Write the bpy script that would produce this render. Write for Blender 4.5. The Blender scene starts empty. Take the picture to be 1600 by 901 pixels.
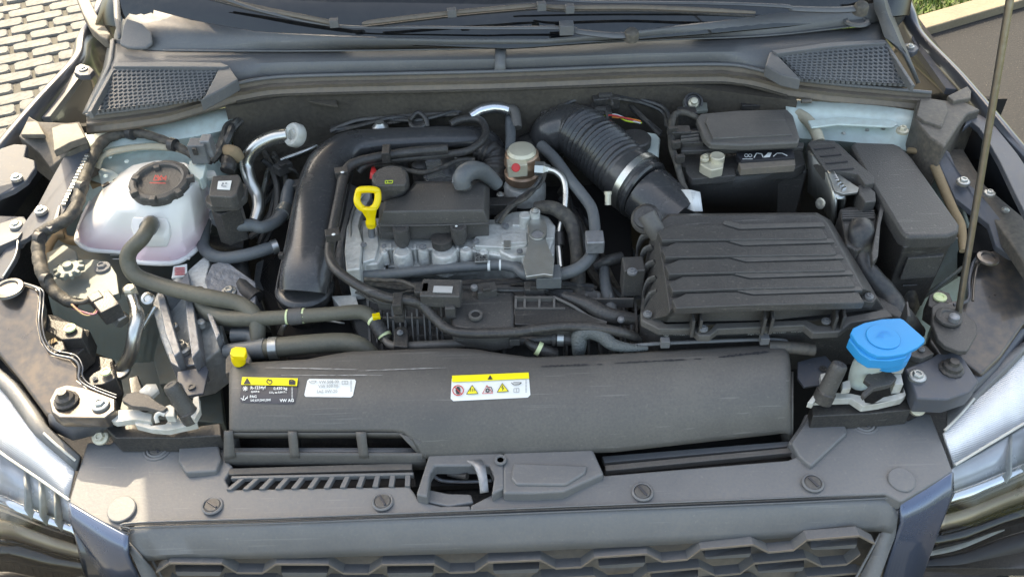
import bpy, math, random
from mathutils import Vector, Matrix
random.seed(7)
scene = bpy.context.scene
rad = math.radians
# ---------------------------------------------------------------- camera
CAMZ, CAMY, PITCH, ROLL, FPX = 1.75, -0.914, rad(43), rad(1.7), 1400.0
CP = Vector((0, CAMY, CAMZ))
FW = Vector((0, math.cos(PITCH), -math.sin(PITCH)))
U0 = Vector((0, math.sin(PITCH), math.cos(PITCH)))
RT = Vector((1, 0, 0)) * math.cos(ROLL) - U0 * math.sin(ROLL)
UP = U0 * math.cos(ROLL) + Vector((1, 0, 0)) * math.sin(ROLL)
cd = bpy.data.cameras.new('camera'); cam = bpy.data.objects.new('camera', cd)
scene.collection.objects.link(cam); scene.camera = cam
cam.matrix_world = Matrix(((RT.x, UP.x, -FW.x, CP.x), (RT.y, UP.y, -FW.y, CP.y), (RT.z, UP.z, -FW.z, CP.z), (0, 0, 0, 1)))
cd.sensor_width = 36; cd.lens = 36 * FPX / 1600; cd.clip_start = 0.02; cd.clip_end = 500
# ---------------------------------------------------------------- light
SUN_EL, SUN_AZ = 50.0, 112.0      # azimuth of the sun measured from +x, counter-clockwise
sd = Vector((math.cos(rad(SUN_EL)) * math.cos(rad(SUN_AZ)), math.cos(rad(SUN_EL)) * math.sin(rad(SUN_AZ)), math.sin(rad(SUN_EL))))
w = bpy.data.worlds.new('World'); scene.world = w; w.use_nodes = True
nt = w.node_tree; bgn = nt.nodes['Background']
sky = nt.nodes.new('ShaderNodeTexSky'); sky.sky_type = 'NISHITA'; sky.sun_disc = False
sky.sun_elevation = rad(SUN_EL); sky.sun_rotation = rad(90 - SUN_AZ); sky.air_density = 1.0; sky.dust_density = 4.0; sky.ozone_density = .6
nt.links.new(sky.outputs[0], bgn.inputs[0]); bgn.inputs[1].default_value = 0.15
sl_ = bpy.data.lights.new('sun', 'SUN'); sl_.energy = 2.0; sl_.angle = rad(0.6); sl_.color = (1, .92, .82)
so = bpy.data.objects.new('sun', sl_); scene.collection.objects.link(so)
so.rotation_euler = sd.to_track_quat('Z', 'Y').to_euler(); so.location = sd * 20
scene.view_settings.view_transform = 'Standard'; scene.view_settings.look = 'None'
scene.view_settings.gamma = 1; scene.view_settings.exposure = 2.2
scene.view_settings.use_white_balance = True; scene.view_settings.white_balance_temperature = 8150; scene.view_settings.white_balance_tint = 5
# ---------------------------------------------------------------- helpers
def P(u, v, z):
    d = FW + RT * ((u - 800) / FPX) + UP * ((450.5 - v) / FPX)
    return CP + d * ((z - CAMZ) / d.z)
def mpp(p): return (p - CP).dot(FW) / FPX
def V(p): return p if isinstance(p, Vector) else P(*p)
WL = {}
def tag(o, label=None, cat=None, group=None, kind=None):
    if label: o['label'] = label
    if cat: o['category'] = cat
    if group: o['group'] = group
    if kind: o['kind'] = kind
    return o
def thing(name, label, cat, at, group=None):
    o = bpy.data.objects.new(name, None); o.empty_display_size = .03
    scene.collection.objects.link(o); o.location = V(at); WL[o] = V(at).copy()
    return tag(o, label, cat, group)
def place(o, parent, c):
    scene.collection.objects.link(o)
    if parent is not None:
        o.parent = parent; o.matrix_parent_inverse = Matrix.Translation(-WL[parent])
    o.location = c; WL[o] = Vector(c)
    return o
def mk(name, vs, fs, m, parent=None, smooth=True, bevel=0, solid=0, sub=0, ang=38, seg=2, label=None):
    vs = [Vector(v) for v in vs]
    lo = Vector([min(v[i] for v in vs) for i in range(3)]); hi = Vector([max(v[i] for v in vs) for i in range(3)])
    c = (lo + hi) / 2
    me = bpy.data.meshes.new(name); me.from_pydata([tuple(v - c) for v in vs], [], fs)
    me.validate(); me.update()
    for mm in (m if isinstance(m, (list, tuple)) else [m]): me.materials.append(mm)
    if smooth:
        me.polygons.foreach_set('use_smooth', [True] * len(me.polygons))
        if not sub: me.set_sharp_from_angle(angle=rad(ang))
    o = bpy.data.objects.new(name, me); place(o, parent, c)
    if solid:
        s = o.modifiers.new('s', 'SOLIDIFY'); s.thickness = solid; s.offset = -1
    if bevel:
        b = o.modifiers.new('b', 'BEVEL'); b.width = bevel * .6; b.segments = seg; b.limit_method = 'ANGLE'; b.angle_limit = rad(32); b.harden_normals = True
    if sub:
        s = o.modifiers.new('u', 'SUBSURF'); s.levels = sub; s.render_levels = sub
    if label: o['label'] = label
    return o
def zz(poly, z): return [P(p[0], p[1], p[2] if len(p) > 2 else z) if not isinstance(p, Vector) else p for p in poly]
def area2(pts): return sum(a.x * b.y - b.x * a.y for a, b in zip(pts, pts[1:] + pts[:1]))
def slab(name, poly, z, th, m, parent=None, bevel=.002, taper=1.0, sub=0, seg=2, label=None, shift=(0, 0), chamf=0):
    t = zz(poly, z)
    if area2(t) < 0: t.reverse()
    n = len(t); c = sum(t, Vector()) / n
    rings = []
    if chamf:                                   # soft shoulder round the top edge
        rings.append([c + (p - c) * (1 - chamf) + Vector((0, 0, 0)) for p in t])
        for p, q in zip(rings[0], t): p.z = q.z
        rings.append([p - Vector((0, 0, th * .25)) for p in t])
    else: rings.append(t)
    rings.append([Vector((c.x + (p.x - c.x) * taper + shift[0], c.y + (p.y - c.y) * taper + shift[1], p.z - th)) for p in t])
    vs = [p for r in rings for p in r]; k = len(rings); fs = [list(range(n)), list(range(k * n - 1, (k - 1) * n - 1, -1))]
    for j in range(k - 1):
        for i in range(n):
            a = j * n + i; b = j * n + (i + 1) % n
            fs.append([b, a, a + n, b + n])
    return mk(name, vs, fs, m, parent, bevel=bevel, sub=sub, seg=seg, label=label)
def cr(pts, sub=6, closed=False):
    if len(pts) == 2 and not closed: return [pts[0].lerp(pts[1], i / 4) for i in range(5)]
    out = []; n = len(pts); rng = n if closed else n - 1
    g = (lambda i: pts[i % n]) if closed else (lambda i: pts[max(0, min(n - 1, i))])
    for i in range(rng):
        a, b, c, d = g(i - 1), g(i), g(i + 1), g(i + 2)
        for k in range(sub):
            t = k / sub
            out.append(.5 * ((2 * b) + (c - a) * t + (2 * a - 5 * b + 4 * c - d) * t * t + (3 * b - a - 3 * c + d) * t ** 3))
    if not closed: out.append(pts[-1])
    return out
def tube(name, pts, r, m, parent=None, sub=6, seg=12, closed=False, flat=None, rf=None, label=None, metric=False, capped=True):
    W = [V(p) for p in pts]; n = len(W)
    rs = list(r) if isinstance(r, (list, tuple)) else [r] * n
    rr = [a if metric else a * mpp(p) for a, p in zip(rs, W)]
    c4 = cr([Vector((p.x, p.y, p.z, q)) for p, q in zip(W, rr)], sub, closed)
    C = [Vector((q[0], q[1], q[2])) for q in c4]; R = [max(q[3], 1e-4) for q in c4]; N = len(C)
    T = []
    for i in range(N):
        a = C[(i - 1) % N] if closed else C[max(0, i - 1)]; b = C[(i + 1) % N] if closed else C[min(N - 1, i + 1)]
        T.append((b - a).normalized())
    if abs(T[0].z) < .9: nrm = Vector((0, 0, 1))
    else: nrm = Vector((0, 1, 0))
    vs = []; fs = []; length = 0
    for i in range(N):
        if i: length += (C[i] - C[i - 1]).length
        if flat:
            nrm = Vector((0, 0, 1))
        nrm = (nrm - T[i] * nrm.dot(T[i])).normalized(); bi = T[i].cross(nrm)
        q = R[i] * (rf(i / (N - 1), length) if rf else 1)
        for k in range(seg):
            a = 2 * math.pi * k / seg
            vs.append(C[i] + bi * (math.cos(a) * q) + nrm * (math.sin(a) * q * (flat or 1)))
    for i in range(N if closed else N - 1):
        for k in range(seg):
            a = i * seg + k; b = i * seg + (k + 1) % seg; j = (i + 1) % N * seg
            fs.append([a, b, j + (k + 1) % seg, j + k])
    if not closed and capped: fs += [list(range(seg - 1, -1, -1)), list(range((N - 1) * seg, N * seg))]
    return mk(name, vs, fs, m, parent, ang=50, label=label)
def axis_mat(ax):
    return Vector(ax).normalized().to_track_quat('Z', 'Y').to_matrix()
def lathe(name, c, prof, m, parent=None, ax=(0, 0, 1), seg=28, bumps=None, px=True, label=None, bevel=0, ang=35):
    c = V(c); s = mpp(c) if px else 1; M = axis_mat(ax); vs = []; fs = []
    for j, (r, h) in enumerate(prof):
        for k in range(seg):
            a = 2 * math.pi * k / seg; q = r * s * (bumps(a, j) if bumps else 1)
            vs.append(c + M @ Vector((math.cos(a) * q, math.sin(a) * q, h * s)))
    n = len(prof)
    for j in range(n - 1):
        for k in range(seg):
            a = j * seg + k; b = j * seg + (k + 1) % seg
            fs.append([a, b, b + seg, a + seg])
    fs += [list(range(seg - 1, -1, -1)), list(range((n - 1) * seg, n * seg))]
    return mk(name, vs, fs, m, parent, label=label, bevel=bevel, ang=ang)
def box(name, c, size, m, parent=None, rz=0, bevel=.0015, ax=None, label=None, tx=0):
    c = V(c); a, b, d = [q / 2 for q in size]
    M = Matrix.Rotation(rz, 3, 'Z') @ Matrix.Rotation(tx, 3, 'X')
    vs = [c + M @ Vector((x * a, y * b, z * d)) for x in (-1, 1) for y in (-1, 1) for z in (-1, 1)]
    fs = [[0, 1, 3, 2], [4, 6, 7, 5], [0, 4, 5, 1], [2, 3, 7, 6], [0, 2, 6, 4], [1, 5, 7, 3]]
    return mk(name, vs, fs, m, parent, bevel=bevel, label=label)
def resample(pts, n):
    L = [0]
    for a, b in zip(pts, pts[1:]): L.append(L[-1] + (b - a).length)
    out = []; j = 0
    for i in range(n):
        t = L[-1] * i / (n - 1)
        while j < len(L) - 2 and L[j + 1] < t: j += 1
        k = (t - L[j]) / max(L[j + 1] - L[j], 1e-9); out.append(pts[j].lerp(pts[j + 1], min(1, k)))
    return out
def skin(name, curves, m, parent=None, n=40, solid=.003, smooth=True, cross=1, ang=38, bevel=0, label=None):
    C = [resample(cr([V(p) for p in c], 5) if cross == 2 else [V(p) for p in c], n) for c in curves]
    vs = [p for c in C for p in c]; fs = []
    for j in range(len(C) - 1):
        for i in range(n - 1):
            a = j * n + i; fs.append([a, a + n, a + n + 1, a + 1])
    return mk(name, vs, fs, m, parent, smooth=smooth, solid=solid, ang=ang, bevel=bevel, label=label)
def lin(tab, x):
    if x <= tab[0][0]: return tab[0][1]
    for (a, b), (c, d) in zip(tab, tab[1:]):
        if x <= c: return b + (d - b) * (x - a) / (c - a)
    return tab[-1][1]
def mapped_poly(name, polys, S, m, parent=None, off=.001, th=0):
    """flat print: polygons in photo-like (u,v) laid on a surface S(u,v)"""
    vs = []; fs = []
    for p in polys:
        k = len(vs); pts = [S(*q) for q in p]; vs += pts; fs.append(list(range(k, k + len(p))))
    o = mk(name, vs, fs, m, parent, smooth=False)
    o.location.z += off; return o
def text(name, s, u, v, h, S, m, parent, off=.0012, sx=1.0, slope=-.03, align='LEFT', bold=0):
    cu = bpy.data.curves.new('t', 'FONT'); cu.body = s; cu.align_x = align; cu.resolution_u = 2; cu.offset = bold
    to = bpy.data.objects.new('t', cu); me = bpy.data.meshes.new_from_object(to)
    k = h / .7
    vs = [S(u + q.co.x * k * sx, v - q.co.y * k + q.co.x * k * sx * slope) for q in me.vertices]
    fs = [list(p.vertices) for p in me.polygons]
    bpy.data.objects.remove(to); bpy.data.curves.remove(cu); bpy.data.meshes.remove(me)
    o = mk(name, vs, fs, m, parent, smooth=False); o.location.z += off; return o
def plane_S(z): return lambda u, v: P(u, v, z)
def stroke(pts, w):
    """thin polygons for a polyline in uv"""
    out = []
    for a, b in zip(pts, pts[1:]):
        dx, dy = b[0] - a[0], b[1] - a[1]; l = math.hypot(dx, dy) or 1; nx, ny = -dy / l * w / 2, dx / l * w / 2
        out.append([(a[0] + nx, a[1] + ny), (a[0] - nx, a[1] - ny), (b[0] - nx, b[1] - ny), (b[0] + nx, b[1] + ny)])
    return out
# ---------------------------------------------------------------- materials
def mat(name, col, rough=.5, metal=0, dust=.0, dcol=(.3, .26, .2), bump=.15, bs=90, coat=0, spots=0, var=.15, trans=0, sss=0, spec=.5, ds=7, scr=0):
    m = bpy.data.materials.new(name); m.use_nodes = True; t = m.node_tree; N = t.nodes; L = t.links; b = N['Principled BSDF']
    tc = N.new('ShaderNodeTexCoord'); n1 = N.new('ShaderNodeTexNoise'); n1.inputs['Scale'].default_value = ds; n1.inputs['Detail'].default_value = 8; n1.inputs['Roughness'].default_value = .65
    L.new(tc.outputs['Object'], n1.inputs['Vector'])
    n2 = N.new('ShaderNodeTexNoise'); n2.inputs['Scale'].default_value = bs; n2.inputs['Detail'].default_value = 4; L.new(tc.outputs['Object'], n2.inputs['Vector'])
    # value variation
    hs = N.new('ShaderNodeMapRange'); L.new(n1.outputs[0], hs.inputs[0]); hs.inputs[1].default_value = .3; hs.inputs[2].default_value = .7; hs.inputs[3].default_value = 1 - var; hs.inputs[4].default_value = 1 + var
    vm = N.new('ShaderNodeVectorMath'); vm.operation = 'SCALE'; vm.inputs[0].default_value = col; L.new(hs.outputs[0], vm.inputs['Scale'])
    out = vm.outputs[0]
    if dust:
        a = N.new('ShaderNodeMath'); a.operation = 'MULTIPLY'; L.new(n1.outputs[0], a.inputs[0]); L.new(n2.outputs[0], a.inputs[1])
        r = N.new('ShaderNodeMapRange'); L.new(a.outputs[0], r.inputs[0]); r.inputs[1].default_value = .16; r.inputs[2].default_value = .40; r.inputs[3].default_value = 0; r.inputs[4].default_value = dust
        mx = N.new('ShaderNodeMix'); mx.data_type = 'RGBA'; L.new(r.outputs[0], mx.inputs[0]); L.new(out, mx.inputs[6]); mx.inputs[7].default_value = (*dcol, 1); out = mx.outputs[2]
    if spots:
        n3 = N.new('ShaderNodeTexNoise'); n3.inputs['Scale'].default_value = 210; L.new(tc.outputs['Object'], n3.inputs['Vector'])
        r = N.new('ShaderNodeMapRange'); L.new(n3.outputs[0], r.inputs[0]); r.inputs[1].default_value = .66; r.inputs[2].default_value = .74; r.inputs[4].default_value = spots
        mx = N.new('ShaderNodeMix'); mx.data_type = 'RGBA'; L.new(r.outputs[0], mx.inputs[0]); L.new(out, mx.inputs[6]); mx.inputs[7].default_value = (.5, .46, .38, 1); out = mx.outputs[2]
    if scr:
        for rot, sc in ((.5, (7, 230, 230)), (-.9, (10, 320, 320))):
            mp = N.new('ShaderNodeMapping'); mp.inputs['Rotation'].default_value = (0, 0, rot); mp.inputs['Scale'].default_value = sc; L.new(tc.outputs['Object'], mp.inputs[0])
            ns = N.new('ShaderNodeTexNoise'); ns.inputs['Scale'].default_value = 1; ns.inputs['Detail'].default_value = 1; L.new(mp.outputs[0], ns.inputs['Vector'])
            r = N.new('ShaderNodeMapRange'); L.new(ns.outputs[0], r.inputs[0]); r.inputs[1].default_value = .70; r.inputs[2].default_value = .76; r.inputs[4].default_value = scr
            mx = N.new('ShaderNodeMix'); mx.data_type = 'RGBA'; L.new(r.outputs[0], mx.inputs[0]); L.new(out, mx.inputs[6]); mx.inputs[7].default_value = (.34, .33, .31, 1); out = mx.outputs[2]
    L.new(out, b.inputs['Base Color'])
    rr = N.new('ShaderNodeMapRange'); L.new(n1.outputs[0], rr.inputs[0]); rr.inputs[1].default_value = .3; rr.inputs[2].default_value = .7; rr.inputs[3].default_value = max(.02, rough * .82); rr.inputs[4].default_value = min(1, rough * 1.2)
    L.new(rr.outputs[0], b.inputs['Roughness']); b.inputs['Metallic'].default_value = metal
    b.inputs['Specular IOR Level'].default_value = spec
    if bump:
        bn = N.new('ShaderNodeBump'); bn.inputs['Strength'].default_value = bump; bn.inputs['Distance'].default_value = .002; L.new(n2.outputs[0], bn.inputs['Height']); L.new(bn.outputs[0], b.inputs['Normal'])
    if coat: b.inputs['Coat Weight'].default_value = coat; b.inputs['Coat Roughness'].default_value = .04
    if trans: b.inputs['Transmission Weight'].default_value = trans
    if sss: b.inputs['Subsurface Weight'].default_value = sss; b.inputs['Subsurface Radius'].default_value = (.02, .02, .02); b.inputs['Subsurface Scale'].default_value = .6
    return m
M = {}
def dm(k, *a, **kw): M[k] = mat(k, *a, **kw)
dm('black_plastic', (.032, .031, .032), .42, dust=.14, spots=.08, bump=.25, bs=300, scr=.16)
dm('engine_plastic', (.058, .056, .055), .46, dust=.16, dcol=(.2, .18, .15), spots=.12, bump=.35, bs=420, scr=.16)
dm('grey_plastic', (.135, .140, .148), .44, dust=.22, dcol=(.25, .22, .18), spots=.08, bump=.12, bs=260, var=.1, scr=.16)
dm('dusty_plastic', (.085, .078, .07), .6, dust=.45, dcol=(.24, .2, .155), spots=.12, bump=.2, bs=160)
dm('guide_plastic', (.092, .088, .084), .50, dust=.16, dcol=(.25, .22, .18), spots=.06, bump=.1, bs=300, var=.12, scr=.16)
dm('gloss_plastic', (.036, .037, .040), .27, dust=.10, dcol=(.2, .18, .15), spots=.06, bump=.05, bs=200, scr=.12, coat=.25)
dm('seal_rubber', (.17, .145, .12), .7, dust=.6, dcol=(.25, .2, .15), bump=.4, bs=140)
dm('rubber', (.032, .033, .036), .42, dust=.14, bump=.2, bs=200)
dm('olive_hose', (.105, .10, .078), .52, dust=.25, dcol=(.2, .18, .13), bump=.25, bs=200)
dm('grey_hose', (.10, .112, .122), .45, dust=.15, bump=.15, bs=200)
dm('tape', (.03, .029, .028), .62, dust=.3, bump=.8, bs=120)
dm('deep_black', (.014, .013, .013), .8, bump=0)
dm('felt', (.055, .047, .038), .95, dust=.5, dcol=(.11, .095, .07), bump=.8, bs=150)
dm('paint', (.06, .066, .08), .30, .55, coat=.9, bump=0, var=.05)
dm('blue_paint', (.09, .12, .19), .28, .5, coat=1, bump=0, var=.05)
dm('rail_paint', (.07, .078, .098), .5, .0, dust=.3, dcol=(.12, .105, .08), bump=.05, coat=.1, spots=.08)
dm('corner_paint', (.06, .058, .06), .30, .45, dust=.45, dcol=(.2, .15, .10), bump=.06, coat=.5, ds=5)
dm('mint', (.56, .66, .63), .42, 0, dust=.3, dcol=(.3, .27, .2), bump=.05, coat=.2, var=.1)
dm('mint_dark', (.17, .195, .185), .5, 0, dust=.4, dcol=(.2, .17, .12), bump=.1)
dm('tan_foam', (.30, .22, .13), .9, dust=.4, dcol=(.2, .15, .09), bump=.6)
dm('pale_foam', (.42, .39, .30), .9, dust=.3, bump=.7, bs=200)
dm('cast_alu', (.60, .605, .585), .45, .30, dust=.35, dcol=(.2, .19, .16), bump=.9, bs=130, var=.3, ds=14)
dm('cast_dark', (.30, .31, .33), .5, .6, dust=.4, dcol=(.1, .09, .08), bump=.7, bs=120, var=.3)
dm('alu_pipe', (.66, .66, .62), .28, .95, dust=.15, bump=.1, bs=60)
dm('zinc', (.48, .49, .48), .32, .85, dust=.25, dcol=(.3, .26, .18), bump=.2)
dm('cream_zinc', (.62, .58, .46), .4, .4, dust=.2, bump=.2)
dm('rod', (.30, .275, .24), .35, .9, dust=.4, dcol=(.3, .22, .13), bump=.3)
dm('brass', (.42, .26, .17), .38, .7, dust=.3, dcol=(.5, .45, .38), bump=.4)
dm('yellow', (.90, .66, .01), .38, bump=.1, var=.05)
dm('label_yellow', (.92, .78, .02), .35, bump=0, var=.03)
dm('label_white', (.76, .78, .76), .35, bump=0, var=.05)
dm('label_dark', (.05, .05, .06), .4, bump=0)
dm('ink', (.03, .03, .035), .5, bump=0)
dm('faded_ink', (.30, .32, .33), .5, bump=0)
dm('red', (.55, .03, .03), .45, bump=0)
dm('orange', (.8, .25, .03), .45, bump=0)
dm('lime', (.55, .7, .05), .5, bump=0)
dm('pale_ink', (.42, .42, .41), .5, bump=0)
dm('blue_cap', (.01, .30, .66), .42, bump=.06, bs=60, var=.04)
dm('tank_white', (.82, .80, .78), .34, dust=.10, dcol=(.6, .58, .5), bump=.04, bs=30, sss=.35, coat=.25, var=.04)
dm('tank_pink', (.82, .50, .60), .30, bump=.04, bs=30, sss=.35, coat=.25, var=.1)
dm('white_plastic', (.55, .55, .52), .42, dust=.5, dcol=(.3, .27, .2), bump=.1, var=.08, ds=16)
dm('pale_plastic', (.58, .66, .62), .38, dust=.15, sss=.2, bump=0)
dm('foil', (.7, .72, .75), .2, .95, bump=1.0, bs=45)
dm('pale_ring', (.66, .74, .42), .5, bump=0)
dm('chrome', (.75, .76, .78), .10, 1, bump=0, var=.03)
dm('reflector', (.60, .62, .66), .22, .9, bump=0)
dm('lamp_warm_reflection', (.42, .34, .25), .3, .6, bump=0)  # warm reflection of the surroundings, painted as a colour
dm('lamp_white', (.66, .67, .69), .25, .35, bump=0)
dm('glass_dark', (.006, .007, .009), .05, bump=0, spec=.6, coat=.3, dust=.06)
dm('paver', (.105, .104, .10), .85, dust=.35, dcol=(.34, .33, .30), bump=.8, bs=60, var=.2, ds=3)
dm('sand_joint', (.062, .060, .052), .95, dust=.5, dcol=(.1, .1, .085), bump=1, bs=40, ds=9)
dm('asphalt', (.022, .023, .025), .9, spots=.25, dust=.4, dcol=(.04, .038, .037), spec=.2, bump=1, bs=110, var=.2, ds=2)
dm('kerb', (.17, .14, .095), .8, dust=.3, bump=.7, ds=3)
dm('earth', (.06, .075, .03), .95, bump=1, bs=30)
dm('grass', (.10, .16, .03), .7, bump=0, var=.4)
dm('purple_wire', (.28, .1, .14), .5, bump=0)
# ribbed reflector sheet: fine relief only
def ribbed(name, col, metal, scale, rot):
    m = mat(name, col, .45, metal, bump=0); t = m.node_tree; N = t.nodes; L = t.links
    tc = N.new('ShaderNodeTexCoord'); mp = N.new('ShaderNodeMapping'); mp.inputs['Rotation'].default_value = (0, 0, rot)
    wv = N.new('ShaderNodeTexWave'); wv.inputs['Scale'].default_value = scale
    L.new(tc.outputs['Object'], mp.inputs[0]); L.new(mp.outputs[0], wv.inputs[0])
    bn = N.new('ShaderNodeBump'); bn.inputs['Strength'].default_value = .6; bn.inputs['Distance'].default_value = .0005
    L.new(wv.outputs[0], bn.inputs['Height']); L.new(bn.outputs[0], N['Principled BSDF'].inputs['Normal']); return m
M['ribbed_silver'] = ribbed('ribbed_silver', (.74, .75, .77), .25, 150, 1.25)
# braided sleeve
def braid():
    m = mat('braid', (.10, .11, .11), .6, bump=0); t = m.node_tree; N = t.nodes; L = t.links
    tc = N.new('ShaderNodeTexCoord'); vo = N.new('ShaderNodeTexVoronoi'); vo.inputs['Scale'].default_value = 420
    L.new(tc.outputs['Object'], vo.inputs['Vector']); bn = N.new('ShaderNodeBump'); bn.inputs['Strength'].default_value = 1; bn.inputs['Distance'].default_value = .001
    L.new(vo.outputs['Distance'], bn.inputs['Height']); L.new(bn.outputs[0], N['Principled BSDF'].inputs['Normal']); return m
M['braid'] = braid()
def fluid_tank():                      # milky plastic, the pink coolant showing through its lower part
    m = mat('tank_shell', (.82, .80, .77), .34, dust=.10, bump=.04, bs=30, sss=.35, coat=.25, var=.04); t = m.node_tree; N = t.nodes; L = t.links; b = N['Principled BSDF']
    src = b.inputs['Base Color'].links[0].from_socket; tc = N.new('ShaderNodeTexCoord'); sp = N.new('ShaderNodeSeparateXYZ'); L.new(tc.outputs['Object'], sp.inputs[0])
    r = N.new('ShaderNodeMapRange'); L.new(sp.outputs['Z'], r.inputs[0]); r.inputs[1].default_value = .012; r.inputs[2].default_value = -.04; r.inputs[3].default_value = 0; r.inputs[4].default_value = .95
    mx = N.new('ShaderNodeMix'); mx.data_type = 'RGBA'; L.new(r.outputs[0], mx.inputs[0]); L.new(src, mx.inputs[6]); mx.inputs[7].default_value = (.80, .58, .66, 1); L.new(mx.outputs[2], b.inputs['Base Color']); return m
M['tank_shell'] = fluid_tank()
# clear lamp cover: thin clear shell, reflects by angle
def clear():
    m = bpy.data.materials.new('clear_lens'); m.use_nodes = True; t = m.node_tree; N = t.nodes; L = t.links; N.remove(N['Principled BSDF'])
    fr = N.new('ShaderNodeFresnel'); fr.inputs[0].default_value = 1.6; tr = N.new('ShaderNodeBsdfTransparent'); tr.inputs[0].default_value = (.93, .94, .95, 1)
    gl = N.new('ShaderNodeBsdfGlossy'); gl.inputs['Roughness'].default_value = .03; mx = N.new('ShaderNodeMixShader')
    L.new(fr.outputs[0], mx.inputs[0]); L.new(tr.outputs[0], mx.inputs[1]); L.new(gl.outputs[0], mx.inputs[2]); L.new(mx.outputs[0], N['Material Output'].inputs[0]); return m
M['clear_lens'] = clear()
# ---------------------------------------------------------------- shared fastener meshes
def unit_mesh(name, profs, m, hexes):
    vs = []; fs = []
    for (prof, seg) in profs:
        k0 = len(vs)
        for (r, h) in prof:
            for k in range(seg): a = 2 * math.pi * k / seg + .3; vs.append((r * math.cos(a), r * math.sin(a), h))
        for j in range(len(prof) - 1):
            for k in range(seg):
                a = k0 + j * seg + k; b = k0 + j * seg + (k + 1) % seg; fs.append((a, b, b + seg, a + seg))
        fs.append(tuple(k0 + (len(prof) - 1) * seg + k for k in range(seg)))
    me = bpy.data.meshes.new(name); me.from_pydata(vs, [], fs); me.materials.append(m)
    me.polygons.foreach_set('use_smooth', [True] * len(me.polygons)); me.set_sharp_from_angle(angle=rad(35)); return me
BOLT = {}
def bolt(u, v, z, r, parent, m='zinc', ax=(0, 0, 1), name='bolt', tall=1, label=None):
    key = (m, tall)
    if key not in BOLT:
        BOLT[key] = unit_mesh('bolt', [([(1, -.3), (1, .18), (.9, .26), (.66, .3)], 20), ([(.62, .2), (.62, .52 * tall), (.52, .64 * tall), (.36, .64 * tall), (.32, .46 * tall)], 6)], M[m], 0)
    o = bpy.data.objects.new(name, BOLT[key]); p = P(u, v, z); s = r * mpp(p)
    place(o, parent, p); o.rotation_mode = 'QUATERNION'; o.rotation_quaternion = Vector(ax).normalized().to_track_quat('Z', 'Y') @ Matrix.Rotation(random.random() * 1.0, 3, 'Z').to_quaternion(); o.scale = (s, s, s)
    if label: o['label'] = label
    return o
# ================================================================ THE SETTING
def flat(name, x0, x1, y0, y1, z, m):
    o = mk(name, [(x0, y0, z), (x1, y0, z), (x1, y1, z), (x0, y1, z)], [[0, 1, 2, 3]], m, smooth=False); return tag(o, kind='structure')
flat('ground', -150, 150, -150, 150, -.03, M['earth'])
pave = flat('parking_pavement', -14, 1.15, -12, 14, -.008, M['sand_joint'])
road = flat('road', 1.15, 3.5, -12, 14, -.012, M['asphalt'])
# pavers: interlocking concrete stones laid diagonally, the nearest in view one by one
pm = []
for k in range(4):
    me = bpy.data.meshes.new('paver'); a, b, h = .074, .036, .03; rr = random.Random(k)
    c = .011; e = lambda: rr.uniform(-.003, .003)
    out = [(-a + c, -b), (a - c, -b), (a, -b + c), (a, b - c), (a - c, b), (-a + c, b), (-a, b - c), (-a, -b + c)]
    out = [(x + e(), y + e()) for x, y in out]; n = 8
    vs = [(x * .95, y * .9, .004 + e() * .4) for x, y in out] + [(x, y, -.003) for x, y in out] + [(x, y, -.03) for x, y in out]
    fs = [tuple(range(8))] + [(j * 8 + i, (j + 1) * 8 + i, (j + 1) * 8 + (i + 1) % 8, j * 8 + (i + 1) % 8) for j in (0, 1) for i in range(8)]
    me.from_pydata(vs, [], fs); me.materials.append(M['paver']); pm.append(me)
cand = []
th = rad(24); co, si = math.cos(th), math.sin(th)
for i in range(-95, 95):
    for j in range(-95, 95):
        x = i * .164 + (j % 2) * .07 + random.uniform(-.006, .006); y = j * .084 + random.uniform(-.004, .004)
        X = -1.9 + x * co - y * si; Y = 2.0 + x * si + y * co
        d = Vector((X, Y, 0)) - CP; zc = d.dot(FW); u = 800 + FPX * d.dot(RT) / zc; v = 450.5 - FPX * d.dot(UP) / zc
        if -40 < u < 190 and -40 < v < 260 and v < 235 - (u - 10) * 1.1 + 25: cand.append((X, Y))
cand.sort(key=lambda q: q[0] ** 2 + (q[1]) ** 2)
for (X, Y) in cand[:300]:
    o = bpy.data.objects.new('paver', random.choice(pm)); place(o, pave, Vector((X, Y, random.uniform(-.003, .003))))
    o.rotation_euler = (random.uniform(-.02, .02), random.uniform(-.02, .02), th + random.choice((0, math.pi)))
vs = []; fs = []
for (X, Y) in cand[300:]:
    k = len(vs)
    for q in pm[0].vertices[:8]:
        vs.append((X + q.co.x * co - q.co.y * si, Y + q.co.x * si + q.co.y * co, q.co.z))
    fs.append(list(range(k, k + 8)))
if fs:
    o = mk('far_pavers', vs, fs, M['paver'], pave, smooth=False); tag(o, kind='stuff')
kb = P(1520, 60, 0)
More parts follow.
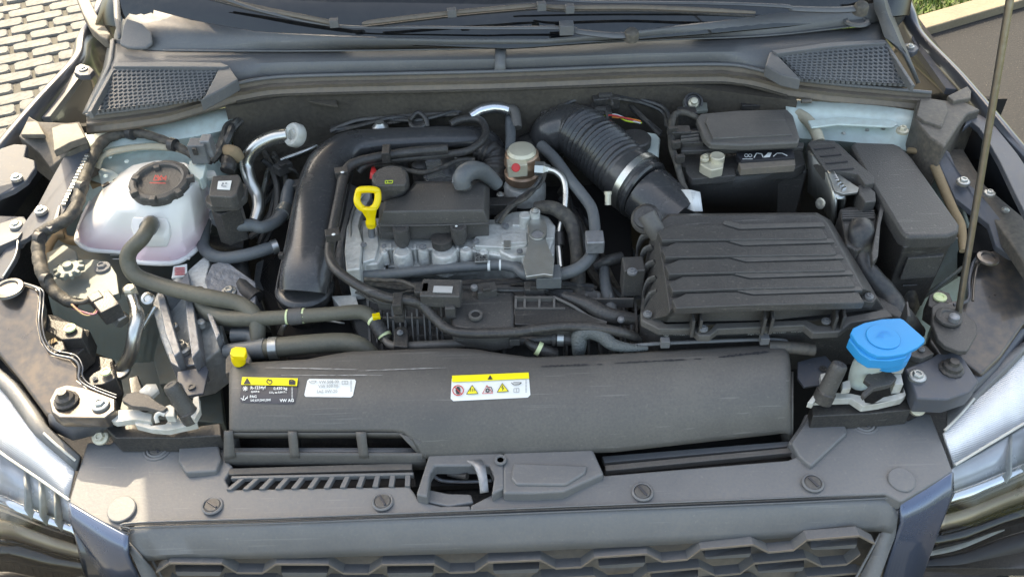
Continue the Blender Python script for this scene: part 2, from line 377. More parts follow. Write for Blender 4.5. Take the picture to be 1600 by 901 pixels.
# kerb and verge to the right of the car: diagonal in plan
ka = P(1436, 56, 0); kd = (P(1600, 8, 0) - ka).normalized(); kn = Vector((-kd.y, kd.x, 0))
if kn.y < 0: kn = -kn
def strip_box(name, off0, off1, z0, z1, m, kind='structure', L=9):
    a = ka - kd * 3 + kn * off0; b = ka + kd * L + kn * off0; c = b + kn * (off1 - off0); d = a + kn * (off1 - off0)
    vs = [Vector((p.x, p.y, z)) for z in (z0, z1) for p in (a, b, c, d)]
    o = mk(name, vs, [[3, 2, 1, 0], [4, 5, 6, 7], [0, 1, 5, 4], [1, 2, 6, 5], [2, 3, 7, 6], [3, 0, 4, 7]], m, bevel=.01); return tag(o, kind=kind)
for i in range(9):
    a = ka + kd * (-2.5 + i * 1.0); c = a + kn * .052
    mk('kerb_stone', [c + kd * x * .492 + kn * y * .05 + Vector((0, 0, z)) for x in (-1, 1) for y in (-1, 1) for z in (-.05, .025)],
       [[0, 1, 3, 2], [4, 6, 7, 5], [0, 4, 5, 1], [2, 3, 7, 6], [0, 2, 6, 4], [1, 5, 7, 3]], M['kerb'], road, bevel=.012)
strip_box('verge_soil', .104, .30, -.02, .0, M['earth']); strip_box('path_edging', .30, .335, -.02, .022, M['kerb'])
strip_box('side_path', .335, .62, -.02, .004, M['asphalt']); strip_box('path_edging', .62, .65, -.02, .018, M['kerb']); strip_box('verge_soil', .65, 2.2, -.02, .0, M['earth'])
gv = []; gf = []
for i in range(16000):
    a = ka + kd * random.uniform(-.8, 4.5) + kn * random.choice((random.uniform(.11, .29), random.uniform(.66, 2.1), random.uniform(.66, 1.3))); k = len(gv); h = random.uniform(.02, .045); t = random.uniform(0, 6.28)
    dx, dy = math.cos(t) * .007, math.sin(t) * .007
    gv += [(a.x - dx, a.y - dy, -.002), (a.x + dx, a.y + dy, -.002), (a.x + random.uniform(-.03, .03), a.y + random.uniform(-.03, .03), h)]; gf.append([k, k + 1, k + 2])
tag(mk('grass', gv, gf, M['grass'], smooth=False), 'green grass on the verge beyond the kerb at upper right', 'grass', kind='stuff')

# ================================================================ CAR BODY
car = thing('car_body', 'dark blue grey painted car front with mint coloured inner wings round the open engine bay', 'car', (800, 500, .02))
# fenders: lip, outer fall, inner fall
def fender(edge, sgn, name='fender'):
    E = [P(*p) for p in edge]
    o4 = [p + Vector((sgn * .075, 0, -.24)) for p in E]; o3 = [p + Vector((sgn * .05, 0, -.10)) for p in E]; o2 = [p + Vector((sgn * .022, 0, -.022)) for p in E]; o1 = [p + Vector((sgn * .009, 0, -.004)) for p in E]
    i1 = [p + Vector((-sgn * .006, 0, -.003)) for p in E]; i2 = [p + Vector((-sgn * .012, 0, -.02)) for p in E]; i3 = [p + Vector((-sgn * .02, .0, -.09)) for p in E]
    o5 = [p + Vector((sgn * .09, 0, -.6)) for p in E]
    return skin(name, [o5, o4, o3, o2, o1, E, i1, i2, i3], M['paint'], car, n=60, cross=2, ang=80)
fender([(-160, 420, .90), (-60, 300, .94), (0, 221, .97), (60, 150, .99), (119, 85, 1.0), (128, 50, 1.01), (148, 18, 1.03), (166, -25, 1.05)], -1)
fender([(1408, -30, 1.05), (1422, 12, 1.03), (1437, 47, 1.01), (1500, 112, 1.0), (1560, 182, .985), (1600, 230, .97), (1700, 340, .93)], 1)
# floor of the bay and dark wells
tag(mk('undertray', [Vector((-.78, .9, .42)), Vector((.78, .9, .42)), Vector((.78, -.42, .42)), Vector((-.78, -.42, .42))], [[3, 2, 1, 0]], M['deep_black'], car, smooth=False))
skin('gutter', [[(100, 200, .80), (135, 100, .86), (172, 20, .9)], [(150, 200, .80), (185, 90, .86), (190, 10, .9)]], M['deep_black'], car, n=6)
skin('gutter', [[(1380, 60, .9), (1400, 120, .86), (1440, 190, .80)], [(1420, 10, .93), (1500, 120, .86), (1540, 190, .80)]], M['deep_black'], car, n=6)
mk('rear_sun_block', [Vector((-.85, .40, .40)), Vector((.85, .40, .40)), Vector((.85, .40, .93)), Vector((-.85, .40, .93))], [[0, 1, 2, 3]], M['deep_black'], car, smooth=False, solid=.01)  # added dark sheet behind the firewall; keeps sun off the bay floor
for s in (-1, 1): slab('splash_panel', [Vector((s * .30, -.30, .66)), Vector((s * .86, -.30, .62)), Vector((s * .90, .20, .62)), Vector((s * .60, .10, .66))], 1, .02, M['black_plastic'], car)
# side walls below fenders so that nothing is seen through
for s, pts in ((-1, [(-160, 430, .86), (0, 235, .92), (110, 110, .95), (165, 0, 1.0)]), (1, [(1412, 0, 1.0), (1440, 62, .95), (1600, 245, .92), (1700, 355, .87)])):
    E = [P(*p) for p in pts]
    skin('wing_wall', [E, [p + Vector((-s * .02, 0, -.5)) for p in E]], M['black_plastic'], car, n=12)
# inner wing strips along the gap with bolts (upper rails)
rl = slab('wing_flange', [(124, 100, .99), (132, 105, .99), (124, 120, .98), (78, 182, .965), (62, 184, .965), (102, 134, .975)], 1, .012, M['rail_paint'], car, bevel=.002)
slab('flange_tab', [(118, 104), (126, 99), (140, 103), (147, 109), (140, 117), (125, 118), (115, 113)], 1.004, .01, M['rail_paint'], car, bevel=.003)
bolt(130, 108, 1.005, 7, car, 'zinc')
slab('wing_flange', [(1429, 46, 1.0), (1434, 58, 1.0), (1450, 80, .995), (1497, 140, .98), (1478, 138, .98), (1440, 84, .99), (1424, 60, 1.0)], 1, .012, M['rail_paint'], car)
slab('flange_tab', [(1408, 72), (1416, 67), (1432, 70), (1436, 76), (1428, 82), (1412, 80)], 1.004, .01, M['rail_paint'], car, bevel=.003)
bolt(1422, 73, 1.006, 6.5, car)
# firewall
FWT = [P(*q) for q in ((352, 168, .985), (470, 148, .985), (800, 142, .985), (1060, 134, .985), (1246, 158, .985))]
skin('firewall', [[p + Vector((0, .03, -.002)) for p in FWT], FWT, [p - Vector((0, .012, .10)) for p in FWT], [p - Vector((0, .03, .60)) for p in FWT]], M['felt'], car, n=50)
skin('inner_wing', [[(110, 212, .965), (200, 198, .97), (280, 184, .972), (362, 166, .975)], [(118, 240, .945), (200, 226, .95), (290, 216, .95), (366, 200, .955)], [(130, 262, .90), (220, 252, .90), (330, 245, .90), (378, 230, .88)], [(130, 300, .80), (220, 290, .80), (330, 285, .80), (380, 270, .78)]], M['mint'], car, n=24, cross=2)
skin('inner_wing', [[(1226, 156, .978), (1300, 160, .98), (1380, 166, .98), (1444, 176, .978)], [(1230, 180, .968), (1320, 184, .970), (1400, 190, .970), (1452, 202, .966)], [(1232, 215, .94), (1330, 222, .94), (1400, 232, .94), (1464, 250, .92)], [(1235, 262, .85), (1330, 270, .85), (1400, 280, .85), (1470, 300, .84)]], M['mint'], car, n=24, cross=2)
slab('flap', [(458, 152), (525, 155), (528, 166), (500, 162)], .975, .004, M['felt'], car)
# inner wings (mint)
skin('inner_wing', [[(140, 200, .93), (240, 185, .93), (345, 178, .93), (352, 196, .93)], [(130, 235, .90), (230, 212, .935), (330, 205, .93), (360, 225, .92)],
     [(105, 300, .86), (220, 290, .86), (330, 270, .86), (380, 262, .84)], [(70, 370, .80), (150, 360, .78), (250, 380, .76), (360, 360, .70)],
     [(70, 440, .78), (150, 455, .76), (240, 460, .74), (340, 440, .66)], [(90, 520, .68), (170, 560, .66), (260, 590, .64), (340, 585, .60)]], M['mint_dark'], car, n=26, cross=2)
dome = lathe('strut_dome', (238, 262, .86), [(120, -20), (112, 25), (98, 46), (80, 56), (50, 60), (12, 62)], M['mint'], car, seg=48)
tube('dome_gasket', [(152, 262, .935), (160, 244, .95), (190, 234, .957), (235, 229, .957), (280, 233, .952), (312, 248, .935)], 7, M['pale_foam'], car, flat=.6, rf=lambda t, l: 1 + .06 * math.sin(l * 900))
for (u, v) in ((172, 250), (198, 257), (222, 262), (165, 280)): bolt(u, v - 5, .948, 3.5, car, 'mint', name='stud')

slab('wing_step', [(1262, 188), (1320, 182), (1396, 188), (1404, 194), (1396, 198), (1310, 194), (1268, 199)], .974, .004, M['mint'], car, bevel=.003)
bolt(1410, 204, .975, 9.5, car, 'cream_zinc', tall=1.2)
for (u, v) in ((1355, 203), (1380, 201), (1318, 208)): bolt(u, v, .963, 3.2, car, 'zinc', name='stud')
skin('inner_wing', [[(1395, 225, .90), (1450, 232, .92), (1500, 310, .92)], [(1440, 330, .84), (1490, 340, .86), (1515, 360, .88)], [(1390, 470, .72), (1440, 470, .76), (1525, 415, .82)], [(1380, 560, .6), (1440, 540, .66), (1520, 500, .7)]], M['mint'], car, n=14)
tube('wing_edge_roll', [(1412, 482, .80), (1440, 466, .82), (1475, 440, .85), (1512, 412, .87)], 3.2, M['mint_dark'], car)
# tan seam foam
tube('seam_foam', [(1436, 226, .95), (1448, 228, .955), (1460, 256, .95), (1473, 290, .94), (1489, 328, .93), (1501, 355, .92), (1504, 392, .91)], [6, 8, 8, 7.5, 7.5, 8, 5], M['tan_foam'], car)
tube('seam_foam', [(1420, 235, .945), (1436, 236, .952), (1448, 234, .955)], 5, M['tan_foam'], car)
tube('seam_foam', [(1246, 178, .965), (1262, 188, .965), (1274, 205, .962), (1280, 222, .955)], 9, M['pale_foam'], car)
slab('seam_foam', [(147, 250), (160, 247), (162, 288), (140, 287)], .905, .02, M['tan_foam'], car, bevel=.004)
tube('seam_foam', [(88, 440, .85), (73, 400, .86), (85, 372, .86), (100, 366, .86)], 6, M['tan_foam'], car)
tube('seam_foam', [(96, 352, .86), (100, 372, .85), (125, 377, .85)], 7, M['tan_foam'], car)
# foam end blocks of the bulkhead
fb = slab('end_block', [(29, 213, .985), (45, 182, .995), (60, 190, .992), (104, 192, .992), (124, 190, .992), (136, 216, .985), (135, 224, .98), (108, 236, .975), (78, 262, .95), (62, 240, .965)], 1, .06, M['dusty_plastic'], car, bevel=.003)
slab('end_block', [(80, 200), (96, 194), (122, 192), (134, 214), (110, 222), (84, 236)], .995, .012, M['dusty_plastic'], car, bevel=.003)
slab('wedge', [(32, 210), (45, 181), (60, 192), (70, 210)], .992, .008, M['dusty_plastic'], car, bevel=.003)
fb = slab('end_block', [(1434, 150), (1476, 156), (1507, 158), (1533, 171), (1512, 178), (1498, 196), (1476, 230), (1452, 214), (1428, 186)], .99, .08, M['dusty_plastic'], car, bevel=.006)
slab('end_block', [(1438, 154), (1478, 160), (1482, 172), (1472, 198), (1442, 188), (1432, 180)], .994, .012, M['dusty_plastic'], car, bevel=.003)
slab('wedge', [(1480, 150), (1512, 134), (1518, 142), (1517, 153), (1490, 158)], .996, .008, M['dusty_plastic'], car, bevel=.003)
# left rails
r1 = slab('upper_rail', [(-40, 300, .965), (0, 232, .98), (22, 225, .98), (42, 226, .98), (38, 245, .975), (54, 250, .97), (55, 262, .965), (42, 281, .96), (20, 296, .955), (0, 304, .95), (-40, 330, .95)], 1, .010, M['rail_paint'], car, bevel=.003)
bolt(26, 278, .966, 9, r1)
r2 = slab('upper_rail', [(99, 246, .965), (112, 238, .97), (143, 231, .97), (146, 236, .97), (138, 262, .96), (118, 300, .945), (100, 330, .935), (84, 352, .93), (60, 358, .925), (42, 372, .92), (27, 379, .915), (25, 402, .91), (4, 436, .90), (-20, 430, .90), (10, 385, .915), (48, 334, .93), (60, 318, .935), (80, 280, .95)], 1, .008, M['rail_paint'], car, bevel=.002)
bolt(64, 329, .936, 10, r2); bolt(25, 352, .925, 10, car)
for i in range(16):
    t = i / 15; slab('rib', [(133 - 36 * t, 240 + 76 * t), (139 - 36 * t, 240 + 76 * t), (138 - 36 * t, 243 + 76 * t), (131 - 36 * t, 243 + 76 * t)], .972 - .03 * t, .004, M['zinc'], r2, bevel=.0006, seg=1)
slab('rail_gusset', [(-30, 340), (0, 337), (38, 338), (44, 350), (28, 372), (0, 384), (-30, 400)], .922, .02, M['rail_paint'], car)
slab('rail_tab', [(66, 352), (82, 345), (90, 320), (95, 320), (90, 345), (78, 358)], .938, .006, M['rail_paint'], car)
# lower-left rail tail
skin('upper_rail', [[(28, 374, .915), (26, 396, .91), (8, 425, .90), (0, 445, .89)], [(14, 375, .915), (10, 396, .91), (-8, 425, .90), (-15, 445, .89)]], M['rail_paint'], car, n=12, solid=.01)
tube('rail_edge', [(28, 376, .92), (24, 400, .915), (5, 432, .905)], 1.6, M['zinc'], r2)
# left lower bracket with bolt
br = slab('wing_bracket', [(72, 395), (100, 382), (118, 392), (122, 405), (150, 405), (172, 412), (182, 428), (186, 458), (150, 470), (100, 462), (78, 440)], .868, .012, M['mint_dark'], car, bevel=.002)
bolt(160, 418, .870, 12, br, 'cast_dark')
lathe('adjuster_wheel', (110, 424, .885), [(19, 0), (20, 3), (20, 8), (16, 10), (8, 10), (7, 16), (3, 17)], M['mint_dark'], car, seg=64, bumps=lambda a, j: 1 + (.13 * (1 if math.sin(a * 10) > 0 else -1) if j in (0, 1, 2) else 0))
# corner panels (painted metal round the lamps)
c1 = slab('corner_panel', [(-60, 460, .90), (0, 440, .90), (30, 440, .90), (58, 449, .90), (62, 462, .90), (60, 500, .89), (66, 532, .88), (80, 552, .875), (112, 560, .87), (122, 572, .866), (122, 592, .86), (140, 606, .856), (180, 622, .852), (180, 640, .85), (160, 655, .848), (90, 655, .848), (70, 645, .85), (30, 590, .86), (-20, 530, .87), (-60, 500, .88)], 1, .03, M['corner_paint'], car, bevel=.006, seg=3)
for off, rr_ in ((0, 2.0), (5, 1.3)):
    tube('panel_lip', [(30 + off, 441, .905), (60 + off, 452, .905), (63 + off, 470, .90), (61 + off, 502, .895), (67 + off, 532, .886), (82 + off, 552 - off, .88), (113 + off, 560 - off, .876), (124 + off, 572, .872), (124 + off, 592 - off, .866), (142, 606 - off, .862), (182, 622 - off, .858)], rr_, M['paint'], c1)
lathe('panel_boss', (14, 452, .905), [(24, 0), (22, 4), (16, 5), (14, 2), (3, 2)], M['corner_paint'], c1)
bp = slab('mount_pad', [(76, 625), (86, 606), (104, 600), (130, 604), (180, 622), (180, 640), (163, 653), (92, 652), (80, 644)], .866, .02, M['tan_foam'], car, bevel=.004)
bp.data.materials[0] = M['corner_paint']
lathe('black_nut', (104, 626, .868), [(19, 0), (19, 3), (15, 5), (14, 11), (9, 14), (7, 22), (3, 22)], M['black_plastic'], car, seg=12)
bolt(157, 632, .868, 14, bp, 'zinc', name='bolt'); 
skin('front_flange', [[(75, 648, .85), (110, 660, .85), (175, 655, .85)], [(78, 672, .82), (115, 688, .82), (178, 672, .82)]], M['rail_paint'], car, n=10, solid=.02)
bolt(157, 682, .815, 13, car, 'cream_zinc', ax=(0, -.5, .8))
c2 = slab('corner_panel', [(1518, 412, .89), (1530, 396, .90), (1560, 388, .905), (1600, 384, .905), (1680, 384, .90), (1680, 470, .88), (1600, 505, .87), (1565, 556, .862), (1535, 585, .856), (1500, 560, .86), (1470, 556, .862), (1452, 530, .868), (1458, 500, .874), (1480, 470, .88), (1512, 465, .885)], 1, .03, M['corner_paint'], car, bevel=.007, seg=3)
tube('panel_lip', [(1530, 398, .91), (1520, 412, .90), (1514, 440, .896), (1513, 468, .892), (1490, 476, .888)], 2.5, M['rail_paint'], c2)
tube('panel_lip', [(1536, 404, .91), (1527, 416, .903), (1522, 442, .899), (1520, 470, .895)], 2.0, M['corner_paint'], c2)
lathe('panel_boss', (1543, 404, .91), [(17, 0), (16, 3), (11, 4), (10, 1), (2, 1)], M['corner_paint'], c2)
c3 = slab('mount_pad', [(1413, 575), (1425, 570), (1450, 560), (1478, 544), (1504, 556), (1520, 580), (1530, 596), (1516, 612), (1480, 624), (1432, 622), (1424, 600)], .862, .028, M['rail_paint'], car, bevel=.005)
lathe('black_nut', (1486, 577, .862), [(19, 0), (19, 3), (15, 5), (14, 11), (9, 14), (7, 20), (3, 20)], M['black_plastic'], car, seg=12)
bolt(1433, 588, .864, 13.5, c3, 'zinc'); bolt(1433, 636, .82, 13.5, car, 'cream_zinc', ax=(0, -.5, .8))
skin('front_flange', [[(1424, 604, .85), (1480, 618, .85), (1520, 604, .85), (1560, 566, .85), (1610, 500, .86)], [(1434, 624, .83), (1470, 636, .82), (1525, 616, .82), (1572, 580, .82), (1620, 515, .83)]], M['rail_paint'], car, n=20, solid=.015)
# right rails
r3 = slab('upper_rail', [(1448, 222, .965), (1470, 226, .97), (1484, 238, .965), (1494, 262, .955), (1510, 284, .95), (1530, 300, .945), (1545, 318, .94), (1566, 345, .93), (1582, 372, .92), (1620, 390, .915), (1620, 410, .91), (1576, 398, .905), (1556, 384, .91), (1545, 350, .925), (1520, 330, .93), (1492, 308, .94), (1476, 274, .95), (1462, 245, .96)], 1, .01, M['rail_paint'], car, bevel=.003)
bolt(1505, 284, .956, 10, r3); bolt(1546, 302, .95, 8.5, car); bolt(1571, 328, .935, 6, car)
slab('upper_rail', [(1505, 200), (1518, 190), (1530, 200), (1545, 222), (1562, 252), (1585, 300), (1610, 350), (1640, 380), (1660, 380), (1630, 300), (1590, 240), (1548, 188), (1530, 178), (1512, 182)], .975, .01, M['rail_paint'], car, bevel=.003)
slab('rail_gusset', [(1476, 232), (1505, 232), (1540, 290), (1600, 340), (1660, 430), (1620, 440), (1580, 380), (1530, 310), (1500, 290)], .93, .02, M['dusty_plastic'], car, bevel=.004)
slab('wing_recess', [(1512, 352), (1545, 350), (1560, 372), (1556, 388), (1530, 396), (1512, 392)], .88, .05, M['deep_black'], car)
# bumper paint pieces beside the grille
def bumper_piece(c): return skin('bumper_skin', c, M['blue_paint'], car, n=16, cross=2, solid=.004, ang=30)
bumper_piece([[(106, 786, .80), (150, 812, .796), (198, 838, .79)], [(108, 815, .775), (160, 848, .77), (199, 868, .765)], [(112, 822, .765), (160, 875, .74), (205, 880, .75)], [(150, 905, .66), (190, 935, .66), (232, 930, .66)]])
bumper_piece([[(1408, 785, .79), (1450, 762, .796), (1490, 738, .80)], [(1409, 818, .765), (1455, 795, .77), (1491, 766, .775)], [(1404, 830, .75), (1448, 810, .755), (1484, 785, .765)], [(1372, 930, .66), (1410, 930, .655), (1440, 905, .66)]])
skin('bumper_skin', [[(1450, 808, .755), (1484, 776, .77), (1492, 770, .77)], [(1412, 925, .655), (1445, 890, .67), (1458, 850, .70)]], M['paint'], car, n=8, solid=.004)
skin('bumper_skin', [[(112, 820, .762), (128, 832, .76)], [(140, 935, .64), (185, 935, .65)]], M['paint'], car, n=8, solid=.004)
# lamp surround plastic
skin('lamp_surround', [[(-30, 545, .85), (20, 600, .85), (60, 655, .845), (122, 712, .81)], [(-30, 575, .85), (10, 618, .84), (52, 678, .835), (118, 735, .80)]], M['grey_plastic'], car, n=14, solid=.02)
skin('lamp_surround', [[(1480, 640, .81), (1530, 612, .83), (1585, 560, .85), (1630, 505, .85)], [(1480, 684, .80), (1530, 622, .82), (1580, 575, .84), (1640, 510, .85)]], M['grey_plastic'], car, n=14, solid=.02)
# windscreen
skin('windscreen', [[(150, 40, 1.04), (400, 62, 1.045), (800, 78, 1.045), (1100, 55, 1.045), (1420, 25, 1.04)], [(180, -60, 1.10), (800, -50, 1.10), (1440, -100, 1.10)], [Vector((-.62, 1.35, 1.42)), Vector((0, 1.40, 1.45)), Vector((.62, 1.35, 1.42))]], M['glass_dark'], car, n=40)
# hinges
hg = slab('hinge_arm', [(116, -10), (135, -12), (150, 20), (172, 52), (168, 62), (158, 58), (140, 42), (128, 20)], 1.035, .02, M['dusty_plastic'], car, bevel=.005)
slab('hinge_arm', [(1376, -10), (1418, -10), (1424, 3), (1410, 18), (1392, 26), (1378, 20)], 1.04, .03, M['rubber'], car, bevel=.006)
# bonnet held open above, out of frame; it shades the bay
hx = .75; ry, rz_ = .58, 1.16; fy, fz = .17, 2.22
vs = []
for j in range(9):
    t = j / 8
    for i in range(13):
        s = i / 12 * 2 - 1
        y = ry + (fy - ry) * t; z = rz_ + (fz - rz_) * t + .10 * math.sin(math.pi * t) * .5 - .03 * s * s
        vs.append(Vector((s * (hx - .06 * t * t), y + .04 * (1 - abs(s) ** 2) * (t > .9), z)))
fs = [[j * 13 + i, j * 13 + i + 1, (j + 1) * 13 + i + 1, (j + 1) * 13 + i] for j in range(8) for i in range(12)]
bn = mk('bonnet', vs, fs, M['paint'], None, solid=.025); tag(bn, 'raised dark bonnet panel propped open above the engine bay', 'bonnet')

# ================================================================ COWL
cow = thing('cowl_panel', 'grey plastic windscreen cowl across the top with two honeycomb air grilles', 'cowl', (780, 100, .98))
skin('upper_panel', [[(178, 55, 1.035), (192, 8, 1.06), (225, 12, 1.06), (300, 32, 1.06), (400, 50, 1.06), (540, 61, 1.06), (700, 66, 1.06), (850, 67, 1.06), (985, 55, 1.06), (1100, 38, 1.06), (1200, 22, 1.06), (1370, 5, 1.065), (1385, -8, 1.065)],
     [(178, 66, 1.035), (215, 76, 1.035), (260, 79, 1.035), (350, 80, 1.035), (480, 80, 1.035), (620, 78, 1.035), (770, 75, 1.035), (900, 70, 1.035), (1000, 64, 1.035), (1100, 60, 1.035), (1200, 56, 1.035), (1360, 37, 1.04), (1385, 30, 1.04)]], M['grey_plastic'], cow, n=60, solid=.006)
skin('lower_panel', [[(172, 62, 1.035), (215, 77, 1.034), (260, 80, 1.034), (480, 81, 1.034), (770, 76, 1.034), (1000, 65, 1.034), (1200, 57, 1.034), (1350, 42, 1.036), (1378, 20, 1.04)],
     [(170, 100, 1.028), (260, 98, 1.028), (370, 100, 1.028), (480, 97, 1.028), (770, 93, 1.028), (1000, 84, 1.028), (1200, 80, 1.028), (1300, 72, 1.028), (1384, 62, 1.03)],
     [(134, 176, 1.004), (258, 160, 1.004), (330, 138, 1.004), (400, 123, 1.008), (480, 118, 1.010), (770, 111, 1.010), (1000, 103, 1.010), (1130, 102, 1.008), (1240, 122, 1.004), (1330, 130, 1.004), (1430, 134, 1.004)]], M['grey_plastic'], cow, n=80, solid=.005)
sp = skin('centre_joint', [[(774, 78, 1.037), (773, 111, 1.013)], [(790, 78, 1.037), (790, 111, 1.013)]], M['grey_plastic'], cow, n=4, solid=.004)
for u in (774, 790): tube('joint_line', [(u, 66, 1.05), (u, 78, 1.0375), (u - .5, 111, 1.0135)], .7, M['black_plastic'], cow, sub=2, seg=6)
tube('crease', [(255, 79, 1.037), (480, 80, 1.037), (770, 75.5, 1.037), (1000, 64, 1.037), (1200, 56, 1.037), (1360, 38, 1.041)], 1.2, M['grey_plastic'], cow)
# left corner shroud
skin('corner_shroud', [[(176, -10, 1.07), (178, 30, 1.055), (185, 62, 1.04)], [(186, -10, 1.07), (188, 20, 1.055), (190, 60, 1.040)]], M['grey_plastic'], cow, n=10, solid=.003)
cp_ = slab('shroud_cap', [(187, 68, 1.043), (192, 40, 1.058), (198, 28, 1.064), (222, 36, 1.063), (236, 50, 1.056), (238, 66, 1.047), (228, 74, 1.042), (208, 74, 1.042), (198, 73, 1.042)], 1, .006, M['grey_plastic'], cow, bevel=.004)
skin('corner_shroud', [[(1362, -10, 1.09), (1370, 20, 1.06), (1383, 60, 1.035)], [(1374, -10, 1.09), (1384, 25, 1.06), (1410, 85, 1.025)], [(1378, -10, 1.05), (1392, 30, 1.03), (1432, 132, 1.0)]], M['grey_plastic'], cow, n=10, solid=.006)
skin('corner_shroud', [[(176, 60, 1.04), (172, 100, 1.03), (136, 176, 1.0)], [(170, 62, 1.0), (160, 110, .99), (128, 178, .97)]], M['grey_plastic'], cow, n=10, solid=.004)
# raised frames + honeycomb grilles
def perf(name, A, B, C, D, nu, nv, m, parent):
    def S(s, t):
        a = [A[i] + (B[i] - A[i]) * s for i in (0, 1)]; b = [D[i] + (C[i] - D[i]) * s for i in (0, 1)]
        zt = A[2] + (D[2] - A[2]) * t
        return P(a[0] + (b[0] - a[0]) * t, a[1] + (b[1] - a[1]) * t, zt)
    vs = []; fs = []
    for j in range(nv):
        for i in range(nu):
            off = .5 * (j % 2); x0 = (i + off) / (nu + .5); x1 = (i + 1 + off) / (nu + .5); y0 = j / nv; y1 = (j + 1) / nv; k = len(vs); cx, cy = (x0 + x1) / 2, (y0 + y1) / 2
            outer = [(x1, cy), (x1, y1), (cx, y1), (x0, y1), (x0, cy), (x0, y0), (cx, y0), (x1, y0)]
            inner = [(cx + (x1 - x0) * .40 * math.cos(a), cy + (y1 - y0) * .40 * math.sin(a)) for a in [math.pi / 4 * q for q in range(8)]]
            vs += [S(*p) for p in outer] + [S(*p) for p in inner] + [S(*p) - Vector((0, 0, .006)) for p in inner]
            for q in range(8): fs += [[k + q, k + (q + 1) % 8, k + 8 + (q + 1) % 8, k + 8 + q], [k + 8 + q, k + 8 + (q + 1) % 8, k + 16 + (q + 1) % 8, k + 16 + q]]
    return mk(name, vs, fs, m, parent, smooth=False)
def grille(quad, frame, nu, nv, under):
    A, B, C, D = quad
    slab('grille_dark_sheet', [p[:2] for p in quad], 1.012, .002, M['deep_black'], cow, bevel=0)  # black sheet painting in the dark space below the mesh
    return perf('honeycomb_grille', A, B, C, D, nu, nv, M['grey_plastic'], cow)
grille([(178, 102, 1.036), (348, 103, 1.036), (318, 153, 1.020), (139, 174, 1.016)], 0, 23, 11, 0)
grille([(1214, 82, 1.036), (1382, 65, 1.036), (1426, 132, 1.016), (1250, 123, 1.018)], 0, 21, 11, 0)
slab('grille_frame', [(345, 100), (358, 104), (372, 124), (345, 140), (312, 157), (320, 150)], 1.036, .02, M['grey_plastic'], cow, bevel=.004)
slab('grille_frame', [(178, 98), (260, 96), (345, 98), (358, 103), (349, 105), (178, 104)], 1.039, .012, M['grey_plastic'], cow, bevel=.002)
slab('grille_frame', [(178, 100), (182, 103), (143, 174), (136, 175)], 1.034, .012, M['grey_plastic'], cow, bevel=.002)
slab('grille_frame', [(1217, 77), (1212, 83), (1252, 124), (1222, 117), (1196, 102), (1202, 82)], 1.036, .02, M['grey_plastic'], cow, bevel=.004)
slab('grille_frame', [(1206, 79), (1300, 66), (1382, 62), (1384, 67), (1300, 73), (1214, 84)], 1.039, .012, M['grey_plastic'], cow, bevel=.002)
slab('grille_frame', [(1380, 63), (1385, 63), (1430, 133), (1424, 133)], 1.034, .012, M['grey_plastic'], cow, bevel=.002)
# edge bead and rubber seal
bead = [(135, 180, 1.002), (200, 172, 1.006), (262, 163, 1.008), (320, 146, 1.010), (370, 131, 1.012), (420, 122, 1.012), (500, 118, 1.013), (770, 112, 1.013), (1000, 103, 1.013), (1130, 101, 1.012), (1180, 108, 1.012), (1230, 122, 1.010), (1300, 131, 1.008), (1380, 138, 1.004), (1455, 145, 1.0)]
tube('edge_bead', bead, 2.8, M['grey_plastic'], cow)
def dn(c, dv, dz): return [(u, v + dv, z + dz) for u, v, z in c]
skin('bulkhead_seal', [dn(bead, 2, -.004), dn(bead, 9, -.012), dn(bead, 14, -.010), dn(bead, 19, -.018), dn(bead, 27, -.025), dn(bead, 31, -.03)], M['seal_rubber'], cow, n=80, solid=.004, ang=25)
tube('seal_lip', [(u, v + 29, z - .026) for u, v, z in bead[4:-3]], 2.2, M['felt'], cow)
tube('seal_clip', [(1252, 158, .985), (1268, 158, .985)], 3.5, M['dusty_plastic'], cow)

# ================================================================ WIPERS
def wiper(label, pivot, arm, blade, tip):
    t = thing('wiper', label, 'wiper', pivot, 'windscreen wipers')
    tube('arm', arm, [8, 8, 7, 5, 4, 3.5][:len(arm)] + [3.5] * (len(arm) - 6), M['grey_plastic'], t, flat=.5, seg=8)
    lathe('pivot_cap', pivot, [(12, -10), (11, 2), (9.5, 5), (5, 6.5), (1, 7)], M['dusty_plastic'], t, ax=(0, -.25, 1))
    for b in blade:
        tube('blade', b, [3, 5, 5, 5, 3][:len(b)], M['seal_rubber'], t, flat=.7, seg=8)
        tube('blade_lip', dn(b, 6, -.008), 1.6, M['black_plastic'], t, seg=6)
    for c in tip: box('blade_clip', c, (.014, .012, .012), M['grey_plastic'], t, rz=.1)
    return t
wiper('left wiper with its long arm lying along the base of the windscreen', (987, 53, 1.085),
      [(990, 54, 1.08), (960, 56, 1.082), (905, 50, 1.082), (885, 44, 1.085), (780, 44, 1.088), (660, 43, 1.09), (530, 41, 1.09), (420, 20, 1.10), (340, -6, 1.12)],
      [[(300, -14, 1.12), (400, 12, 1.10), (460, 24, 1.10), (520, 36, 1.095)], [(567, 37, 1.095), (590, 34, 1.10), (720, 19, 1.105), (810, 11, 1.11), (845, 8, 1.11)]], [(706, 20, 1.11), (522, 36, 1.10)])
wiper('right wiper with its pivot beside the right air grille', (1346, 11, 1.085),
      [(1350, 12, 1.08), (1310, 16, 1.082), (1240, 14, 1.085), (1225, 10, 1.09), (1130, 6, 1.092), (1000, 4, 1.095), (900, 2, 1.10), (800, -8, 1.12)],
      [[(840, 8, 1.105), (880, 12, 1.105), (1000, 12, 1.10), (1100, 16, 1.10), (1180, 20, 1.095)]], [(846, 10, 1.112), (890, 14, 1.108)])
